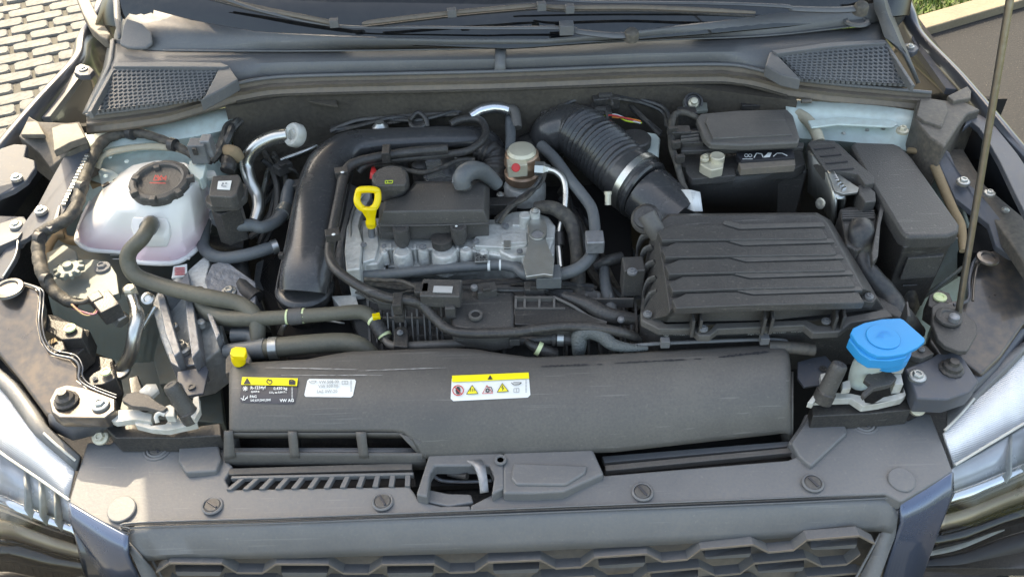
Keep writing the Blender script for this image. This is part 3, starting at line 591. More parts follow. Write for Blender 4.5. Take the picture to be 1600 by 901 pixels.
box('arm_hinge', (885, 44, 1.09), (.022, .02, .016), M['grey_plastic'], bpy.data.objects['wiper'])
lathe('pivot_collar', (1338, 34, 1.045), [(20, 0), (19, 3), (14, 4), (13, 1), (2, 1)], M['grey_plastic'], cow)
# ================================================================ FRONT: cover, grille, air guide
cov = thing('lock_carrier_cover', 'wide grey plastic cover along the front edge with round clips and a latch opening', 'cover panel', (800, 770, .78))
def FZ(v): return .80 if v < 760 else .80 - .012 * (v - 760) / 60
cover_top = [(136, 690), (172, 693), (184, 682), (226, 683), (232, 694), (240, 703), (254, 703), (262, 694), (268, 684), (316, 684), (332, 692), (348, 696), (350, 714), (364, 728), (352, 748), (360, 764),
     (640, 759), (652, 752), (672, 704), (690, 700), (916, 694), (926, 702), (944, 742), (1232, 718), (1246, 712), (1232, 690), (1250, 664), (1258, 646), (1322, 644), (1336, 660), (1348, 672), (1366, 668), (1378, 645), (1408, 648), (1418, 656), (1438, 645), (1454, 646),
     (1470, 685), (1489, 736), (1450, 760), (1408, 784), (1384, 771), (1200, 778), (800, 798), (205, 817), (190, 828), (150, 812), (107, 785), (118, 748)]
# the latch opening is cut by splitting the sheet into two outlines
la = [p for p in cover_top]
left = cover_top[:17] + [(648, 770), (655, 782), (690, 790), (735, 789), (735, 800), (205, 817), (190, 828), (150, 812), (107, 785), (118, 748)]
right = [(766, 773), (780, 762), (785, 700), (916, 694)] + cover_top[21:-8] + [(1384, 771), (1200, 778), (800, 797), (735, 800), (735, 789)]
cl = slab('cover_sheet', [(u, v, FZ(v)) for u, v in left], 1, .018, M['grey_plastic'], cov, bevel=.004, seg=3)
cr_ = slab('cover_sheet', [(u, v, FZ(v)) for u, v in right], 1, .018, M['grey_plastic'], cov, bevel=.004, seg=3)
hs = slab('latch_hood', [(672, 703), (690, 699), (786, 697), (788, 762), (768, 772), (772, 745), (764, 727), (680, 727), (672, 740), (668, 776), (650, 772)], .812, .02, M['grey_plastic'], cov, bevel=.005, seg=3)
slab('latch_hood', [(786, 697), (916, 693), (928, 704), (944, 740), (880, 768), (830, 770), (786, 770)], .812, .02, M['grey_plastic'], cov, bevel=.006, seg=3)
slab('raised_pad', [(803, 722), (918, 726), (915, 738), (884, 757), (806, 756), (798, 745)], .816, .01, M['grey_plastic'], cov, bevel=.005, seg=3)
slab('latch_floor', [(670, 725), (770, 725), (770, 795), (650, 795)], .745, .01, M['black_plastic'], cov, bevel=.002)
slab('latch_sill', [(668, 763), (700, 770), (736, 771), (740, 784), (700, 790), (662, 782)], .795, .03, M['grey_plastic'], cov, bevel=.004)
lathe('screw', (782, 718, .815), [(10, 0), (9, 2), (6, 2), (5, 0), (1, 0)], M['grey_plastic'], cov)
hd = thing('latch_handle', 'small grey bonnet release lever in the latch opening', 'lever', (750, 765, .79))
skin('lever', [[(728, 728, .805), (740, 732, .81), (748, 750, .808), (750, 770, .80)], [(750, 726, .805), (758, 732, .81), (762, 750, .808), (763, 768, .80)]], M['cast_dark'], hd, n=14, cross=2, solid=.008)
tube('link', [(700, 738, .79), (716, 742, .79), (730, 744, .795)], 5, M['black_plastic'], hd)
tube('cable', [(676, 740, .78), (690, 750, .77), (730, 752, .77), (768, 750, .77)], 3, M['cast_dark'], hd)
# round trim discs + clips
lathe('trim_disc', (190, 795, .794), [(22, -6), (22, 1.2), (20.5, 2.4), (1, 2.6)], M['grey_plastic'], cov, seg=40, ax=(0, -.12, 1))
lathe('trim_disc', (1409, 749, .801), [(21, -6), (21, 1.2), (19.5, 2.4), (1, 2.6)], M['grey_plastic'], cov, seg=40, ax=(0, -.12, 1))
clip0 = None
def clip(u, v, z, s=1.0):
    global clip0
    if clip0 is None:
        t = thing('trim_clip', '', 'clip', (u, v, z), 'turn clips along the front cover')
        lathe('clip_collar', (u, v, z), [(17, -1), (17, 1), (15, 2.6), (13.5, 2.2), (13, -2), (1, -2)], M['grey_plastic'], t, seg=32)
        lathe('clip_head', (u, v, z), [(12.4, -3), (12.4, 1.2), (11, 2.4), (1, 2.4)], M['guide_plastic'], t, seg=32)
        p = P(u, v, z) + Vector((0, 0, .0025)); box('slot_rib', p, (.0028, .016, .003), M['label_dark'], t, rz=.5, bevel=.0007)
        clip0 = t; return t
    src = clip0; t = src.copy(); scene.collection.objects.link(t); t.location = P(u, v, z); WL[t] = t.location.copy()
    for ch in list(src.children):
        c = ch.copy(); scene.collection.objects.link(c); c.parent = t; c.matrix_parent_inverse = ch.matrix_parent_inverse.copy()
    t.scale = (s, s, s); t.rotation_euler.z = random.uniform(-.5, .5)
    return t
for (u, v, z, s, l) in ((598, 783, .797, 1, 'round turn clip left of the latch opening on the front cover'), (332, 789, .797, 1, 'round turn clip between the left trim disc and the louvre slots'), (1004, 768, .797, 1, 'round turn clip right of the latch opening on the front cover'),
                   (1270, 754, .797, 1, 'round turn clip near the right trim disc on the front cover'), (246, 701, .79, 1.05, 'round turn clip in the notch of the cover behind the left trim disc'), (1350, 661, .79, 1.05, 'round turn clip in the notch of the cover below the blue cap')):
    c = clip(u, v, FZ(v) + .001, s); c['label'] = l
for c_ in (left,): pass
# clip recesses
for (u, v) in ((246, 701), (1350, 661)): lathe('clip_well', (u, v, .7995), [(22, -3), (22, 1), (19, 2), (18, -1), (1, -1)], M['grey_plastic'], cov)
# pads and wedges on the left/right of the cover
slab('raised_pad', [(280, 686), (322, 686), (342, 696), (346, 716), (338, 735), (290, 738), (278, 720)], .808, .012, M['grey_plastic'], cov, bevel=.005, seg=3)
slab('raised_pad', [(1236, 690), (1254, 664), (1262, 650), (1318, 648), (1324, 676), (1268, 728), (1248, 712)], .806, .010, M['grey_plastic'], cov, bevel=.005, seg=3)
# louvre slots at the left: a strip of slanted bars over a dark well
slab('slot_well', [(352, 738), (646, 728), (650, 760), (352, 766)], .782, .004, M['deep_black'], cov, bevel=0)
slab('slot_rail', [(362, 743), (646, 737), (646, 741), (360, 747)], .804, .008, M['grey_plastic'], cov, bevel=.001)
slab('slot_rail', [(355, 731), (644, 722), (644, 733), (357, 741)], .800, .010, M['guide_plastic'], cov, bevel=.002)
for i in range(12):
    u = 376 + i * 23.4; sl2 = 22 * (1 - i / 11) + 1
    slab('louvre_bar', [(u, 745 - .5 * i), (u + 8, 745 - .5 * i), (u + 8 - sl2, 764 - .5 * i), (u - sl2, 764 - .5 * i)], .803, .008, M['grey_plastic'], cov, bevel=.0008, seg=1)
slab('rear_rail', [(945, 726), (1240, 698), (1243, 706), (946, 735)], .792, .010, M['guide_plastic'], cov, bevel=.002)
slab('rear_rail', [(940, 712), (1236, 688), (1238, 696), (944, 722)], .786, .010, M['grey_plastic'], cov, bevel=.002)
slab('rear_shelf', [(352, 715), (1240, 674), (1250, 720), (946, 748), (650, 760), (352, 768)], .764, .01, M['deep_black'], cov, bevel=0)

# -------- grille
gr = thing('front_grille', 'dark hexagon mesh radiator grille in a wide grey plastic frame at the bottom edge', 'grille', (800, 880, .66))
Lf = [(199, 830, .785), (208, 821, .79), (450, 813, .79), (800, 799, .79), (1200, 783, .79), (1385, 775, .79), (1402, 782, .785)]
skin('frame_band', [Lf, [(198, 845, .775), (215, 833, .782), (450, 826, .782), (800, 812, .782), (1200, 795, .782), (1385, 788, .782), (1405, 796, .775)],
     [(205, 862, .762), (235, 867, .758), (450, 859, .758), (800, 846, .758), (1200, 830, .758), (1372, 820, .758), (1402, 815, .765)],
     [(214, 880, .75), (240, 874, .742), (450, 872, .742), (800, 862, .742), (1000, 853, .742), (1200, 842, .742), (1370, 829, .742), (1394, 833, .75)]], M['grey_plastic'], gr, n=70, solid=.006)
for dv, dz in ((-5, .006), (-1.5, .004), (3, .0)):
    tube('seal_bead', [(u + (4 if i == 0 else 0), v + dv, z + dz) for i, (u, v, z) in enumerate(Lf)], 1.5, M['grey_plastic'] if dv != -1.5 else M['black_plastic'], gr, seg=8)
skin('frame_side', [[(198, 840, .778), (212, 880, .75), (236, 935, .69)], [(222, 868, .76), (238, 885, .735), (262, 935, .675)]], M['grey_plastic'], gr, n=10)
skin('frame_side', [[(1404, 795, .778), (1400, 835, .745), (1365, 925, .68)], [(1375, 835, .74), (1365, 860, .72), (1330, 925, .66)]], M['grey_plastic'], gr, n=10)
tube('frame_rib', [(238, 875, .735), (255, 905, .70), (268, 940, .66)], 2, M['grey_plastic'], gr)
tube('frame_rib', [(1376, 832, .74), (1355, 870, .71), (1325, 925, .66)], 2, M['grey_plastic'], gr)
skin('grille_back', [[(225, 872, .70), (1380, 826, .70)], [(225, 960, .62), (1380, 930, .62)]], M['seal_rubber'], gr, n=4)
def GY(u, v, y=-.318):                                  # point on the upright mesh plane
    d = FW + RT * ((u - 800) / FPX) + UP * ((450.5 - v) / FPX); return CP + d * ((y - CAMY) / d.y)
def base(u): return 5 + lin([(240, 873), (450, 875), (640, 876), (800, 871), (975, 862), (1137, 848), (1295, 834), (1380, 828)], u)            # upper mesh line, tilted like the car
per = 165.5
for row in range(3):
    dv = row * 29; sh = per / 2 * (row % 2)
    u = 310 - per - sh
    while u < 1500:
        # zigzag: high over the block, low between
        pts = []
        for (du, dy) in ((-44, -4), (38, -4), (62, 10), (101, 10), (122, -4)):
            uu = u + du
            if 238 < uu < 1378: pts.append(GY(uu, base(uu) + dy + dv))
        if len(pts) > 1:
            for a, b in zip(pts, pts[1:]):
                n = Vector((0, -.004, 0)); h = Vector((0, 0, .0016)); q = Vector((0, .010, -.003))
                f_ = Vector((0, -.0052, 0)); mk('mesh_edge', [a + f_ + h, b + f_ + h, b + f_ - h, a + f_ - h, a + n + h * 1.15, b + n + h * 1.15], [[3, 2, 1, 0], [0, 1, 5, 4]], M['seal_rubber'], gr, smooth=False)
                mk('mesh_bar', [a + n + h, b + n + h, b + n - h, a + n - h, a + q + h, b + q + h, b + q - h, a + q - h], [[0, 1, 2, 3], [4, 7, 6, 5], [0, 4, 5, 1], [3, 2, 6, 7], [0, 3, 7, 4], [1, 5, 6, 2]], M['grey_plastic'], gr, smooth=False)
        if 250 < u - 36 and u + 40 < 1372:
            a = [GY(u - 36, base(u) - 1 + dv, -.305), GY(u + 36, base(u + 36) - 1 + dv, -.305), GY(u + 36, base(u + 36) + 14 + dv, -.324), GY(u - 36, base(u - 36) + 14 + dv, -.324)]
            b = [p + Vector((0, .012, -.008)) for p in a]; c = GY(u - 33, base(u) + 20 + dv, -.322); d = GY(u + 33, base(u + 36) + 20 + dv, -.322)
            mk('mesh_block', a + [c, d] + b, [[3, 2, 1, 0], [4, 5, 2, 3], [0, 1, 7, 6], [0, 6, 9, 3], [1, 2, 8, 7], [6, 7, 8, 9]], M['grey_plastic'], gr, smooth=False)
        u += per
# -------- air guide (fan shroud cover)
Rr = [(350, 578), (360, 571), (372, 567), (480, 561), (510, 555), (545, 549), (700, 543), (745, 545), (770, 550), (800, 554), (830, 558), (950, 553), (1210, 537), (1226, 540), (1240, 556)]
Cc = [(350, 600), (360, 592), (400, 587), (700, 575), (820, 574), (1000, 563), (1200, 550), (1232, 552), (1240, 575)]
Bb = [(350, 716), (660, 716), (960, 706), (1230, 676), (1242, 670)]
def gz(t): return .875 - .066 * t ** 1.9
def G(u, v):
    c, b = lin(Cc, u), lin(Bb, u); t = (v - c) / (b - c)
    return P(u, v, gz(max(0, t)) if t > 0 else .875 - .006 * min(1, -t * 3))
ag = thing('radiator_air_guide', 'long rounded dark plastic air guide in front of the engine carrying three stickers', 'air guide', (800, 700, .76))
us = [350, 352, 356, 364, 376, 390] + list(range(405, 1220, 15)) + [1226, 1234, 1239, 1242, 1243]
CUT = 674
def end_drop(u): return .03 * max(0, (362 - u) / 12) ** 2 + .03 * max(0, (u - 1228) / 15) ** 2
vs = []; fs = []; rows = 18
for u in us:
    r, c, b = lin(Rr, u), lin(Cc, u), lin(Bb, u)
    if u < 660: b = min(b, CUT + (0 if u < 620 else (u - 620) ** 2 / 1600 * 38))
    for k in range(4): p = P(u, r + (c - r) * k / 4, .869 + .006 * k / 4); p.z -= end_drop(u); vs.append(p)
    for k in range(rows): p = G(u, c + (b - c) * k / (rows - 1)); p.z -= end_drop(u); vs.append(p)
nr = rows + 4
for i in range(len(us) - 1):
    for k in range(nr - 1):
        a = i * nr + k; fs.append([a, a + 1, a + nr + 1, a + nr])
mk('guide_shell', vs, fs, M['guide_plastic'], ag, solid=.004, ang=60)
# end caps
for U, s in ((350, 1), (1243, -1)):
    top = [P(U, lin(Rr, U) + (lin(Cc, U) - lin(Rr, U)) * k / 4, .869 + .006 * k / 4) for k in range(4)] + [G(U, lin(Cc, U) + (lin(Bb, U) - lin(Cc, U)) * k / 9) for k in range(10)]
    for p in top: p.z -= end_drop(U)
    bot = [Vector((p.x, p.y, .70)) for p in top]
    skin('guide_end', [top, bot], M['guide_plastic'], ag, n=14)
# window frame: broad posts and a solid lower rail
def gpost(q, nm='window_post'):
    (a, b, c, d) = q
    A_ = [G(a[0] + (d[0] - a[0]) * t, a[1] + (d[1] - a[1]) * t) for t in [k / 6 for k in range(7)]]; B_ = [G(b[0] + (c[0] - b[0]) * t, b[1] + (c[1] - b[1]) * t) for t in [k / 6 for k in range(7)]]
    return skin(nm, [A_, B_], M['guide_plastic'], ag, n=7, solid=.002)
gpost([(350, 672), (364, 672), (368, 714), (350, 716)]); gpost([(450, 673), (464, 673), (468, 714), (454, 714)]); gpost([(556, 674), (572, 674), (576, 714), (562, 714)])
gpost([(622, 676), (660, 716), (670, 716), (660, 690)])
skin('window_rail', [[G(u, 706 + (u - 350) * .006) for u in range(350, 672, 15)], [G(u, 711 + (u - 350) * .006) for u in range(350, 672, 15)], [G(u, 718 + (u - 350) * .004) for u in range(350, 672, 15)], [G(u, 718 + (u - 350) * .004) - Vector((0, 0, .02)) for u in range(350, 672, 15)]], M['guide_plastic'], ag, n=20, solid=.002)
skin('window_lip', [[G(u, 676) - Vector((0, 0, .001)) for u in range(352, 640, 15)], [G(u, 676) + Vector((0, .004, -.016)) for u in range(352, 640, 15)]], M['guide_plastic'], ag, n=20, solid=.002)
for u in (454, 562): skin('window_wall', [[G(u, 674), G(u + 6, 714)], [G(u, 674) + Vector((0, .03, -.02)), G(u + 6, 714) + Vector((0, .02, -.02))]], M['guide_plastic'], ag, n=4, solid=.003)
skin('window_floor', [[G(355, 676) + Vector((0, .05, -.012)), G(650, 676) + Vector((0, .05, -.012))], [G(355, 715) + Vector((0, .03, -.03)), G(660, 715) + Vector((0, .03, -.03))]], M['black_plastic'], ag, n=4)
skin('window_lip', [[G(362, 706) + Vector((0, .01, -.004)), G(655, 706) + Vector((0, .01, -.004))], [G(362, 712) + Vector((0, .004, -.002)), G(658, 712) + Vector((0, .004, -.002))]], M['grey_plastic'], ag, n=4)
# dirt scars along the crease: worn film
def wob(u0, v0, u1, v1, w, n=26, seed=1):
    r = random.Random(seed); A = []; B = []
    for i in range(n + 1):
        t = i / n; u = u0 + (u1 - u0) * t; v = v0 + (v1 - v0) * t; q = w * (.3 + r.random()) * math.sin(math.pi * min(1, max(.05, t))) ** .4
        A.append((u, v - q)); B.append((u, v + q * r.random()))
    return [[A[i], A[i + 1], B[i + 1], B[i]] for i in range(n)]
mapped_poly('worn_edge', wob(845, 573, 922, 570, 1.6) + wob(932, 570, 942, 569.5, 1.0, 4) + wob(960, 568, 1075, 562, 1.4) + wob(1084, 561.5, 1097, 561, 1, 4) + wob(1122, 559, 1203, 550, 2.4), G, M['ink'], ag, off=.0012)
mapped_poly('scuff', wob(415, 575, 560, 578, .7, seed=3) + wob(560, 580, 700, 575, .6, seed=4) + wob(440, 587, 600, 587, .5, seed=6), G, M['pale_ink'], ag, off=.0014)
for (u, v) in ((1039, 535), (1194, 530)): box('hook', (u, v, .885), (.012, .010, .012), M['grey_plastic'], ag)
tube('rear_strip', [(985, 540, .87), (1040, 536, .872), (1195, 530, .872), (1230, 533, .868)], 3, M['grey_plastic'], ag)
tube('guide_spigot', [(1200, 541, .868), (1240, 543, .865), (1272, 546, .862)], [10, 10, 10], M['dusty_plastic'], ag)
slab('guide_ear', [(352, 583), (352, 560), (364, 545), (384, 545), (392, 558), (390, 572)], .862, .04, M['dusty_plastic'], ag, bevel=.003)
# ---- stickers
def sticker(label, quad, m, r=3):
    (x0, y0), (x1, y1), (x2, y2), (x3, y3) = quad
    n = 10; vs = []; fs = []
    S = lambda s, t: G(x0 + (x1 - x0) * s + ((x3 + (x2 - x3) * s) - (x0 + (x1 - x0) * s)) * t, y0 + (y1 - y0) * s + ((y3 + (y2 - y3) * s) - (y0 + (y1 - y0) * s)) * t)
    cs = .035; 
    for j in range(n + 1):
        t = j / n; e = 0
        if t < .08 or t > .92: e = cs
        for i in range(n + 1):
            vs.append(S(e + (1 - 2 * e) * i / n, t))
    for j in range(n):
        for i in range(n): a = j * (n + 1) + i; fs.append([a, a + n + 1, a + n + 2, a + 1])
    o = mk('sticker', vs, fs, m, ag, label=label); o.location.z += .0008; return o
def rect(u0, v0, u1, v1, sl=0): return [(u0, v0), (u1, v0 + sl), (u1, v1 + sl), (u0, v1)]
s1 = sticker('black refrigerant sticker with a yellow top band', [(379, 590), (467, 592), (461, 632), (374, 629)], M['label_dark'])
mapped_poly('yellow_band', [[(379, 590.5), (466, 592.5), (464.5, 604.5), (377.5, 602.5)]], G, M['label_yellow'], s1, off=.0016)
mapped_poly('print', [[(381, 602), (387, 592), (393, 602)]] + stroke([(420, 601), (417, 598), (420, 594), (422, 597), (424, 595), (426, 599), (423, 602), (420, 601)], 1.4) + [rect(452, 597, 462, 603)] + stroke([(452, 597), (456, 595), (461, 597)], 1.5), G, M['ink'], s1, off=.0022)
mapped_poly('print', stroke([(380, 609), (388, 609)], 1) + stroke([(384, 605), (384, 613)], 1) + stroke([(381, 606), (387, 612)], 1) + stroke([(387, 606), (381, 612)], 1) + stroke([(377, 624), (383, 627), (388, 621)], 1) + stroke([(380, 628), (382, 620)], 1) + stroke([(384, 624), (388, 624)], 1), G, M['label_white'], s1, off=.0022)
W_ = M['label_white']
text('print', 'R-1234yf', 392, 610, 4.6, G, W_, s1, off=.0022, bold=.02); text('print', '0,430 kg', 428, 611, 4.4, G, W_, s1, off=.0022, bold=.02)
text('print', 'GWP:4', 393, 615.5, 3, G, W_, s1, off=.0022, bold=.02); text('print', 'CO₂ eq 0,0017 t', 421, 616.5, 2.8, G, W_, s1, off=.0022, bold=.02)
text('print', 'PAG', 391, 623.5, 4, G, W_, s1, off=.0022, bold=.02); text('print', 'SAE J639 J2842 J2845', 392, 629, 3.2, G, W_, s1, off=.0022, sx=.8, bold=.02); text('print', 'VW AG', 438, 630, 4.6, G, W_, s1, off=.0022, bold=.03)
mapped_poly('print', [rect(456, 607 + i * 2.2, 458.5, 608.4 + i * 2.2) for i in range(9)], G, M['pale_ink'], s1, off=.0022)
s2 = sticker('white engine oil sticker with faded grey print', [(481, 592), (557, 593), (551, 621), (475, 620)], M['label_white'])
F_ = M['faded_ink']
mapped_poly('print', stroke([(483, 597), (486, 600), (492, 600), (495, 597), (489, 597), (486, 598)], .9), G, F_, s2, off=.002)
text('print', 'VW 508 00', 499, 601, 4.6, G, F_, s2, off=.002, bold=.01); text('print', 'VW 509 00', 498, 607.5, 4.6, G, F_, s2, off=.002, bold=.01); text('print', 'SAE 0W-20', 495, 616, 4.8, G, F_, s2, off=.002, bold=.01)
mapped_poly('print', stroke([(535, 597), (544, 597), (544, 602), (535, 602), (535, 597)], .8) + stroke([(539.5, 597), (539.5, 602)], .8) + [rect(548, 596 + i * 2, 550, 597.2 + i * 2) for i in range(9)], G, F_, s2, off=.002)
s3 = sticker('white safety sticker with yellow band and warning signs', [(706, 588), (826, 583), (829, 621), (704, 627)], M['label_white'])
mapped_poly('yellow_band', [[(706.5, 588.5), (745, 587), (785, 585.3), (826, 583.5), (827, 593), (786, 595), (746, 597), (706.5, 598.5)]], G, M['label_yellow'], s3, off=.0018)
mapped_poly('print', [[(762, 595), (766, 588), (770, 594.6)]], G, M['ink'], s3, off=.0024)
def ring(u, v, r, w): 
    pts = [(u + r * math.cos(a), v + r * .92 * math.sin(a)) for a in [i * math.pi / 12 for i in range(25)]]; return stroke(pts, w)
mapped_poly('print', ring(716, 612, 8.3, 1.5) + stroke([(710, 606), (722, 618)], 1.3) + stroke([(754, 617), (761, 604), (770, 616), (754, 617)], .9), G, M['red'], s3, off=.0024)
mapped_poly('print', [[(713, 617), (712, 611), (714, 606), (718, 606), (720, 611), (718, 618)]] + ring(762, 612, 2.6, 2) + stroke([(759, 606), (768, 607), (770, 614)], 1.2) , G, M['ink'], s3, off=.0022)
mapped_poly('print', [[(729, 618), (738, 604), (747, 617)], [(777, 615), (785, 601, ), (794.5, 613.5)]], G, M['label_yellow'], s3, off=.0022)
mapped_poly('print', stroke([(729, 618), (738, 604), (747, 617), (729, 618)], .9) + stroke([(735, 614), (736, 609)], .9) + stroke([(738, 614), (739, 609)], .9) + stroke([(741, 613.5), (741.5, 610)], .9) + stroke([(777, 615), (785, 601), (794.5, 613.5), (777, 615)], .9) + stroke([(786, 604), (784, 608), (787, 608), (785, 612)], 1.1)
     + stroke([(799, 600), (803, 603.5), (811, 603), (815, 600), (807, 600), (802, 600)], 1.1), G, M['ink'], s3, off=.0026)
mapped_poly('print', stroke([(803, 609), (811, 608.6), (811, 614.6), (803, 615), (803, 609)], .9) + stroke([(807, 609), (807, 615)], .9) + [rect(821, 596 + i * 2.2, 823, 597.4 + i * 2.2) for i in range(9)], G, M['faded_ink'], s3, off=.0024)

# -------- headlights
def lamp(label, stripe, low, glow, rims):
    t = thing('headlight', label, 'headlight', low[0][0], 'headlights')
    skin('reflector', stripe, M['ribbed_silver'], t, n=20, solid=.004)
    C = [[V(p) for p in c] for c in low]
    def at(j, f, k, d):                    # point between row j and j+1
        a = C[j][k].lerp(C[j + 1][k], f); return a - Vector((0, -.004, d))
    K = range(4)
    skin('upper_reflector', [[at(0, .05, k, .02) for k in K], [at(0, .9, k, .035) for k in K]], M['lamp_white'], t, n=20, solid=.004)
    skin('step_panel', [[at(0, .9, k, .022) for k in K], [at(1, .30, k, .030) for k in K]], M['chrome'], t, n=20, solid=.004)
    skin('warm_reflection_panel', [[at(1, .30, k, .034) for k in K], [at(1, .72, k, .045) for k in K]], M['lamp_warm_reflection'], t, n=20, solid=.004)  # tan colour stands in for a warm reflection in the lamp
    skin('dark_bezel', [[at(1, .72, k, .03) for k in K], [at(2, .25, k, .03) for k in K]], M['glass_dark'], t, n=20, solid=.004)
    skin('lower_reflector', [[at(2, .25, k, .04) for k in K], [at(2, .95, k, .04) for k in K]], M['label_dark'], t, n=20, solid=.004)
    for q in range(3):                     # projector fins
        f = .30 + q * .22; a = C[0][1].lerp(C[0][3], f); b = C[1][1].lerp(C[1][3], f)
        skin('divider', [[a - Vector((0, 0, .012)), b - Vector((0, 0, .012))], [a - Vector((0, 0, .04)), b - Vector((0, 0, .045))]], M['white_plastic'], t, n=3, solid=.003)
    skin('lens', low, M['clear_lens'], t, n=24, solid=0)
    for r in rims: tube('rim', r, 2.2, M['white_plastic'], t)
    for g in glow: tube('light_strip', [V(p) - Vector((0, 0, .012)) for p in g], 6, M['white_plastic'], t, flat=.6)
    return t
lamp('left headlight with ribbed silver top and clear lens',
     [[(-40, 560, .84), (0, 595, .84), (50, 668, .83), (118, 725, .80)], [(-60, 660, .80), (0, 708, .80), (60, 748, .79), (106, 780, .785)]],
     [[(-60, 655, .806), (0, 704, .806), (60, 746, .797), (107, 779, .792)], [(-70, 750, .775), (0, 775, .775), (60, 800, .765), (108, 818, .76)], [(-70, 850, .72), (0, 850, .72), (60, 868, .71), (125, 880, .71)], [(-70, 960, .60), (0, 960, .60), (80, 960, .60), (160, 955, .60)]],
     [[(-40, 870, .67), (0, 868, .67), (60, 885, .665), (130, 905, .66)]],
     [[(68, 676, .835), (90, 696, .825), (118, 719, .808)], [(-60, 657, .81), (0, 706, .81), (60, 747, .80), (108, 781, .796)]])
lamp('right headlight with ribbed silver top and clear lens',
     [[(1476, 677, .81), (1525, 625, .82), (1580, 565, .84), (1640, 505, .84)], [(1491, 726, .785), (1540, 698, .79), (1590, 668, .80), (1650, 630, .80)]],
     [[(1490, 724, .792), (1540, 696, .797), (1590, 666, .806), (1680, 610, .806)], [(1490, 766, .765), (1540, 750, .77), (1590, 730, .775), (1680, 690, .78)], [(1470, 840, .71), (1530, 825, .715), (1590, 800, .72), (1690, 770, .73)], [(1436, 900, .64), (1500, 905, .635), (1590, 880, .64), (1700, 850, .64)]],
     [[(1455, 855, .68), (1500, 845, .685), (1560, 820, .69), (1640, 785, .69)]],
     [[(1476, 672, .815), (1500, 648, .823), (1522, 622, .83)], [(1492, 726, .795), (1540, 697, .80), (1600, 661, .81)]])
# ================================================================ COOLANT TANK
tk = thing('coolant_tank', 'white translucent coolant expansion tank with pink fluid and a black screw cap', 'coolant tank', (225, 400, .80))
seam = [(121, 368), (124, 380), (136, 388), (152, 391), (196, 394), (205, 402), (214, 409), (268, 411), (292, 401), (314, 380), (328, 345), (326, 300), (300, 272), (240, 262), (180, 275), (140, 320)]
mid = [(132, 338, .915), (142, 352, .912), (158, 362, .91), (176, 365, .908), (202, 366, .908), (216, 376, .90), (232, 386, .895), (260, 388, .895), (284, 378, .90), (304, 358, .91), (319, 325, .92), (319, 290, .925), (298, 264, .93), (245, 256, .93), (192, 268, .93), (154, 302, .925)]
top = [(166, 308, .945), (172, 320, .945), (182, 328, .945), (196, 330, .945), (210, 331, .945), (224, 333, .943), (242, 336, .942), (262, 336, .942), (282, 328, .945), (298, 312, .95), (311, 288, .955), (308, 264, .955), (288, 253, .955), (248, 250, .955), (208, 258, .955), (180, 284, .95)]
cap_r = [(204, 290, .962), (206, 296, .962), (212, 302, .962), (220, 306, .962), (230, 309, .962), (242, 311, .962), (256, 311, .962), (270, 309, .962), (284, 304, .962), (294, 298, .962), (301, 288, .962), (300, 277, .962), (284, 268, .962), (256, 265, .962), (226, 270, .962), (210, 280, .962)]
S0 = [P(u, v, .868) for u, v in seam]; c0 = sum(S0, Vector()) / 16
rings = [S0, [p.lerp(P(*q), .5) + (p - c0).normalized() * .003 for p, q in zip(S0, mid)], [P(*q) for q in mid], [P(*q) for q in top], [P(*q) for q in cap_r]]
n = len(rings[0])
vs = [p for r in rings for p in r]; fs = [[j * n + i, j * n + (i + 1) % n, (j + 1) * n + (i + 1) % n, (j + 1) * n + i] for j in range(4) for i in range(n)] + [list(range(4 * n, 5 * n))]
mk('tank_top', vs, fs, M['tank_shell'], tk, bevel=.011, seg=3, ang=50)
low = [S0, [c0 + (p - c0) * .985 + Vector((0, -.002, -.012)) for p in S0], [c0 + (p - c0) * .93 + Vector((0, -.006, -.036)) for p in S0], [c0 + (p - c0) * .8 + Vector((0, 0, -.07)) for p in S0]]
low = [cr(r, 3, True) for r in low]; vs = [p - Vector((0, 0, .003)) for r in low for p in r]; fs = [[j * n + i, (j + 1) * n + i, (j + 1) * n + (i + 1) % n, j * n + (i + 1) % n] for j in range(3) for i in range(n)] + [list(range(4 * n - 1, 3 * n - 1, -1))]
mk('tank_bottom', vs, fs, M['tank_pink'], tk, sub=1)
tube('seam_rim', [p for p in S0], .0042, M['tank_white'], tk, metric=True, closed=True, sub=3)
slab('spout_boss', [(205, 336, .94), (262, 338, .94), (264, 352, .932), (258, 372, .915), (210, 372, .915), (203, 352, .932)], 1, .02, M['tank_white'], tk, bevel=.008, seg=3)
slab('tank_bracket', [(153, 268), (160, 262), (176, 266), (190, 277), (178, 292), (162, 304)], .93, .004, M['pale_plastic'], tk)
for q in ((163, 287), (181, 279)): slab('bracket_slot', [(q[0] - 5, q[1] + 2), (q[0] + 6, q[1] - 4), (q[0] + 8, q[1] - 1), (q[0] - 3, q[1] + 5)], .933, .002, M['black_plastic'], tk, bevel=0)
slab('level_connector', [(296, 250), (322, 256), (318, 276), (312, 280), (292, 268)], .965, .02, M['pale_plastic'], tk, bevel=.003)
cap = lathe('tank_cap', (252, 289, .962), [(46, -3), (47, 1), (47, 9), (45, 12), (38, 13.5), (34.5, 12), (33, 7.5), (30, 7), (2, 7)], M['engine_plastic'], tk, ax=(0, -.10, 1), seg=80, bumps=lambda a, j: (1 - .035 * (math.cos(a * 7) > .72)) if j in (0, 1, 2, 3) else 1)
for k in range(7):
    a = k * 2 * math.pi / 7 + .2; c = P(252, 284, .974); r_ = .0415
    box('grip_lug', c + Vector((math.cos(a) * r_, math.sin(a) * r_, -.002)), (.011, .009, .010), M['engine_plastic'], cap, rz=a, bevel=.002)
CS = lambda u, v: P(u, v, .9735)
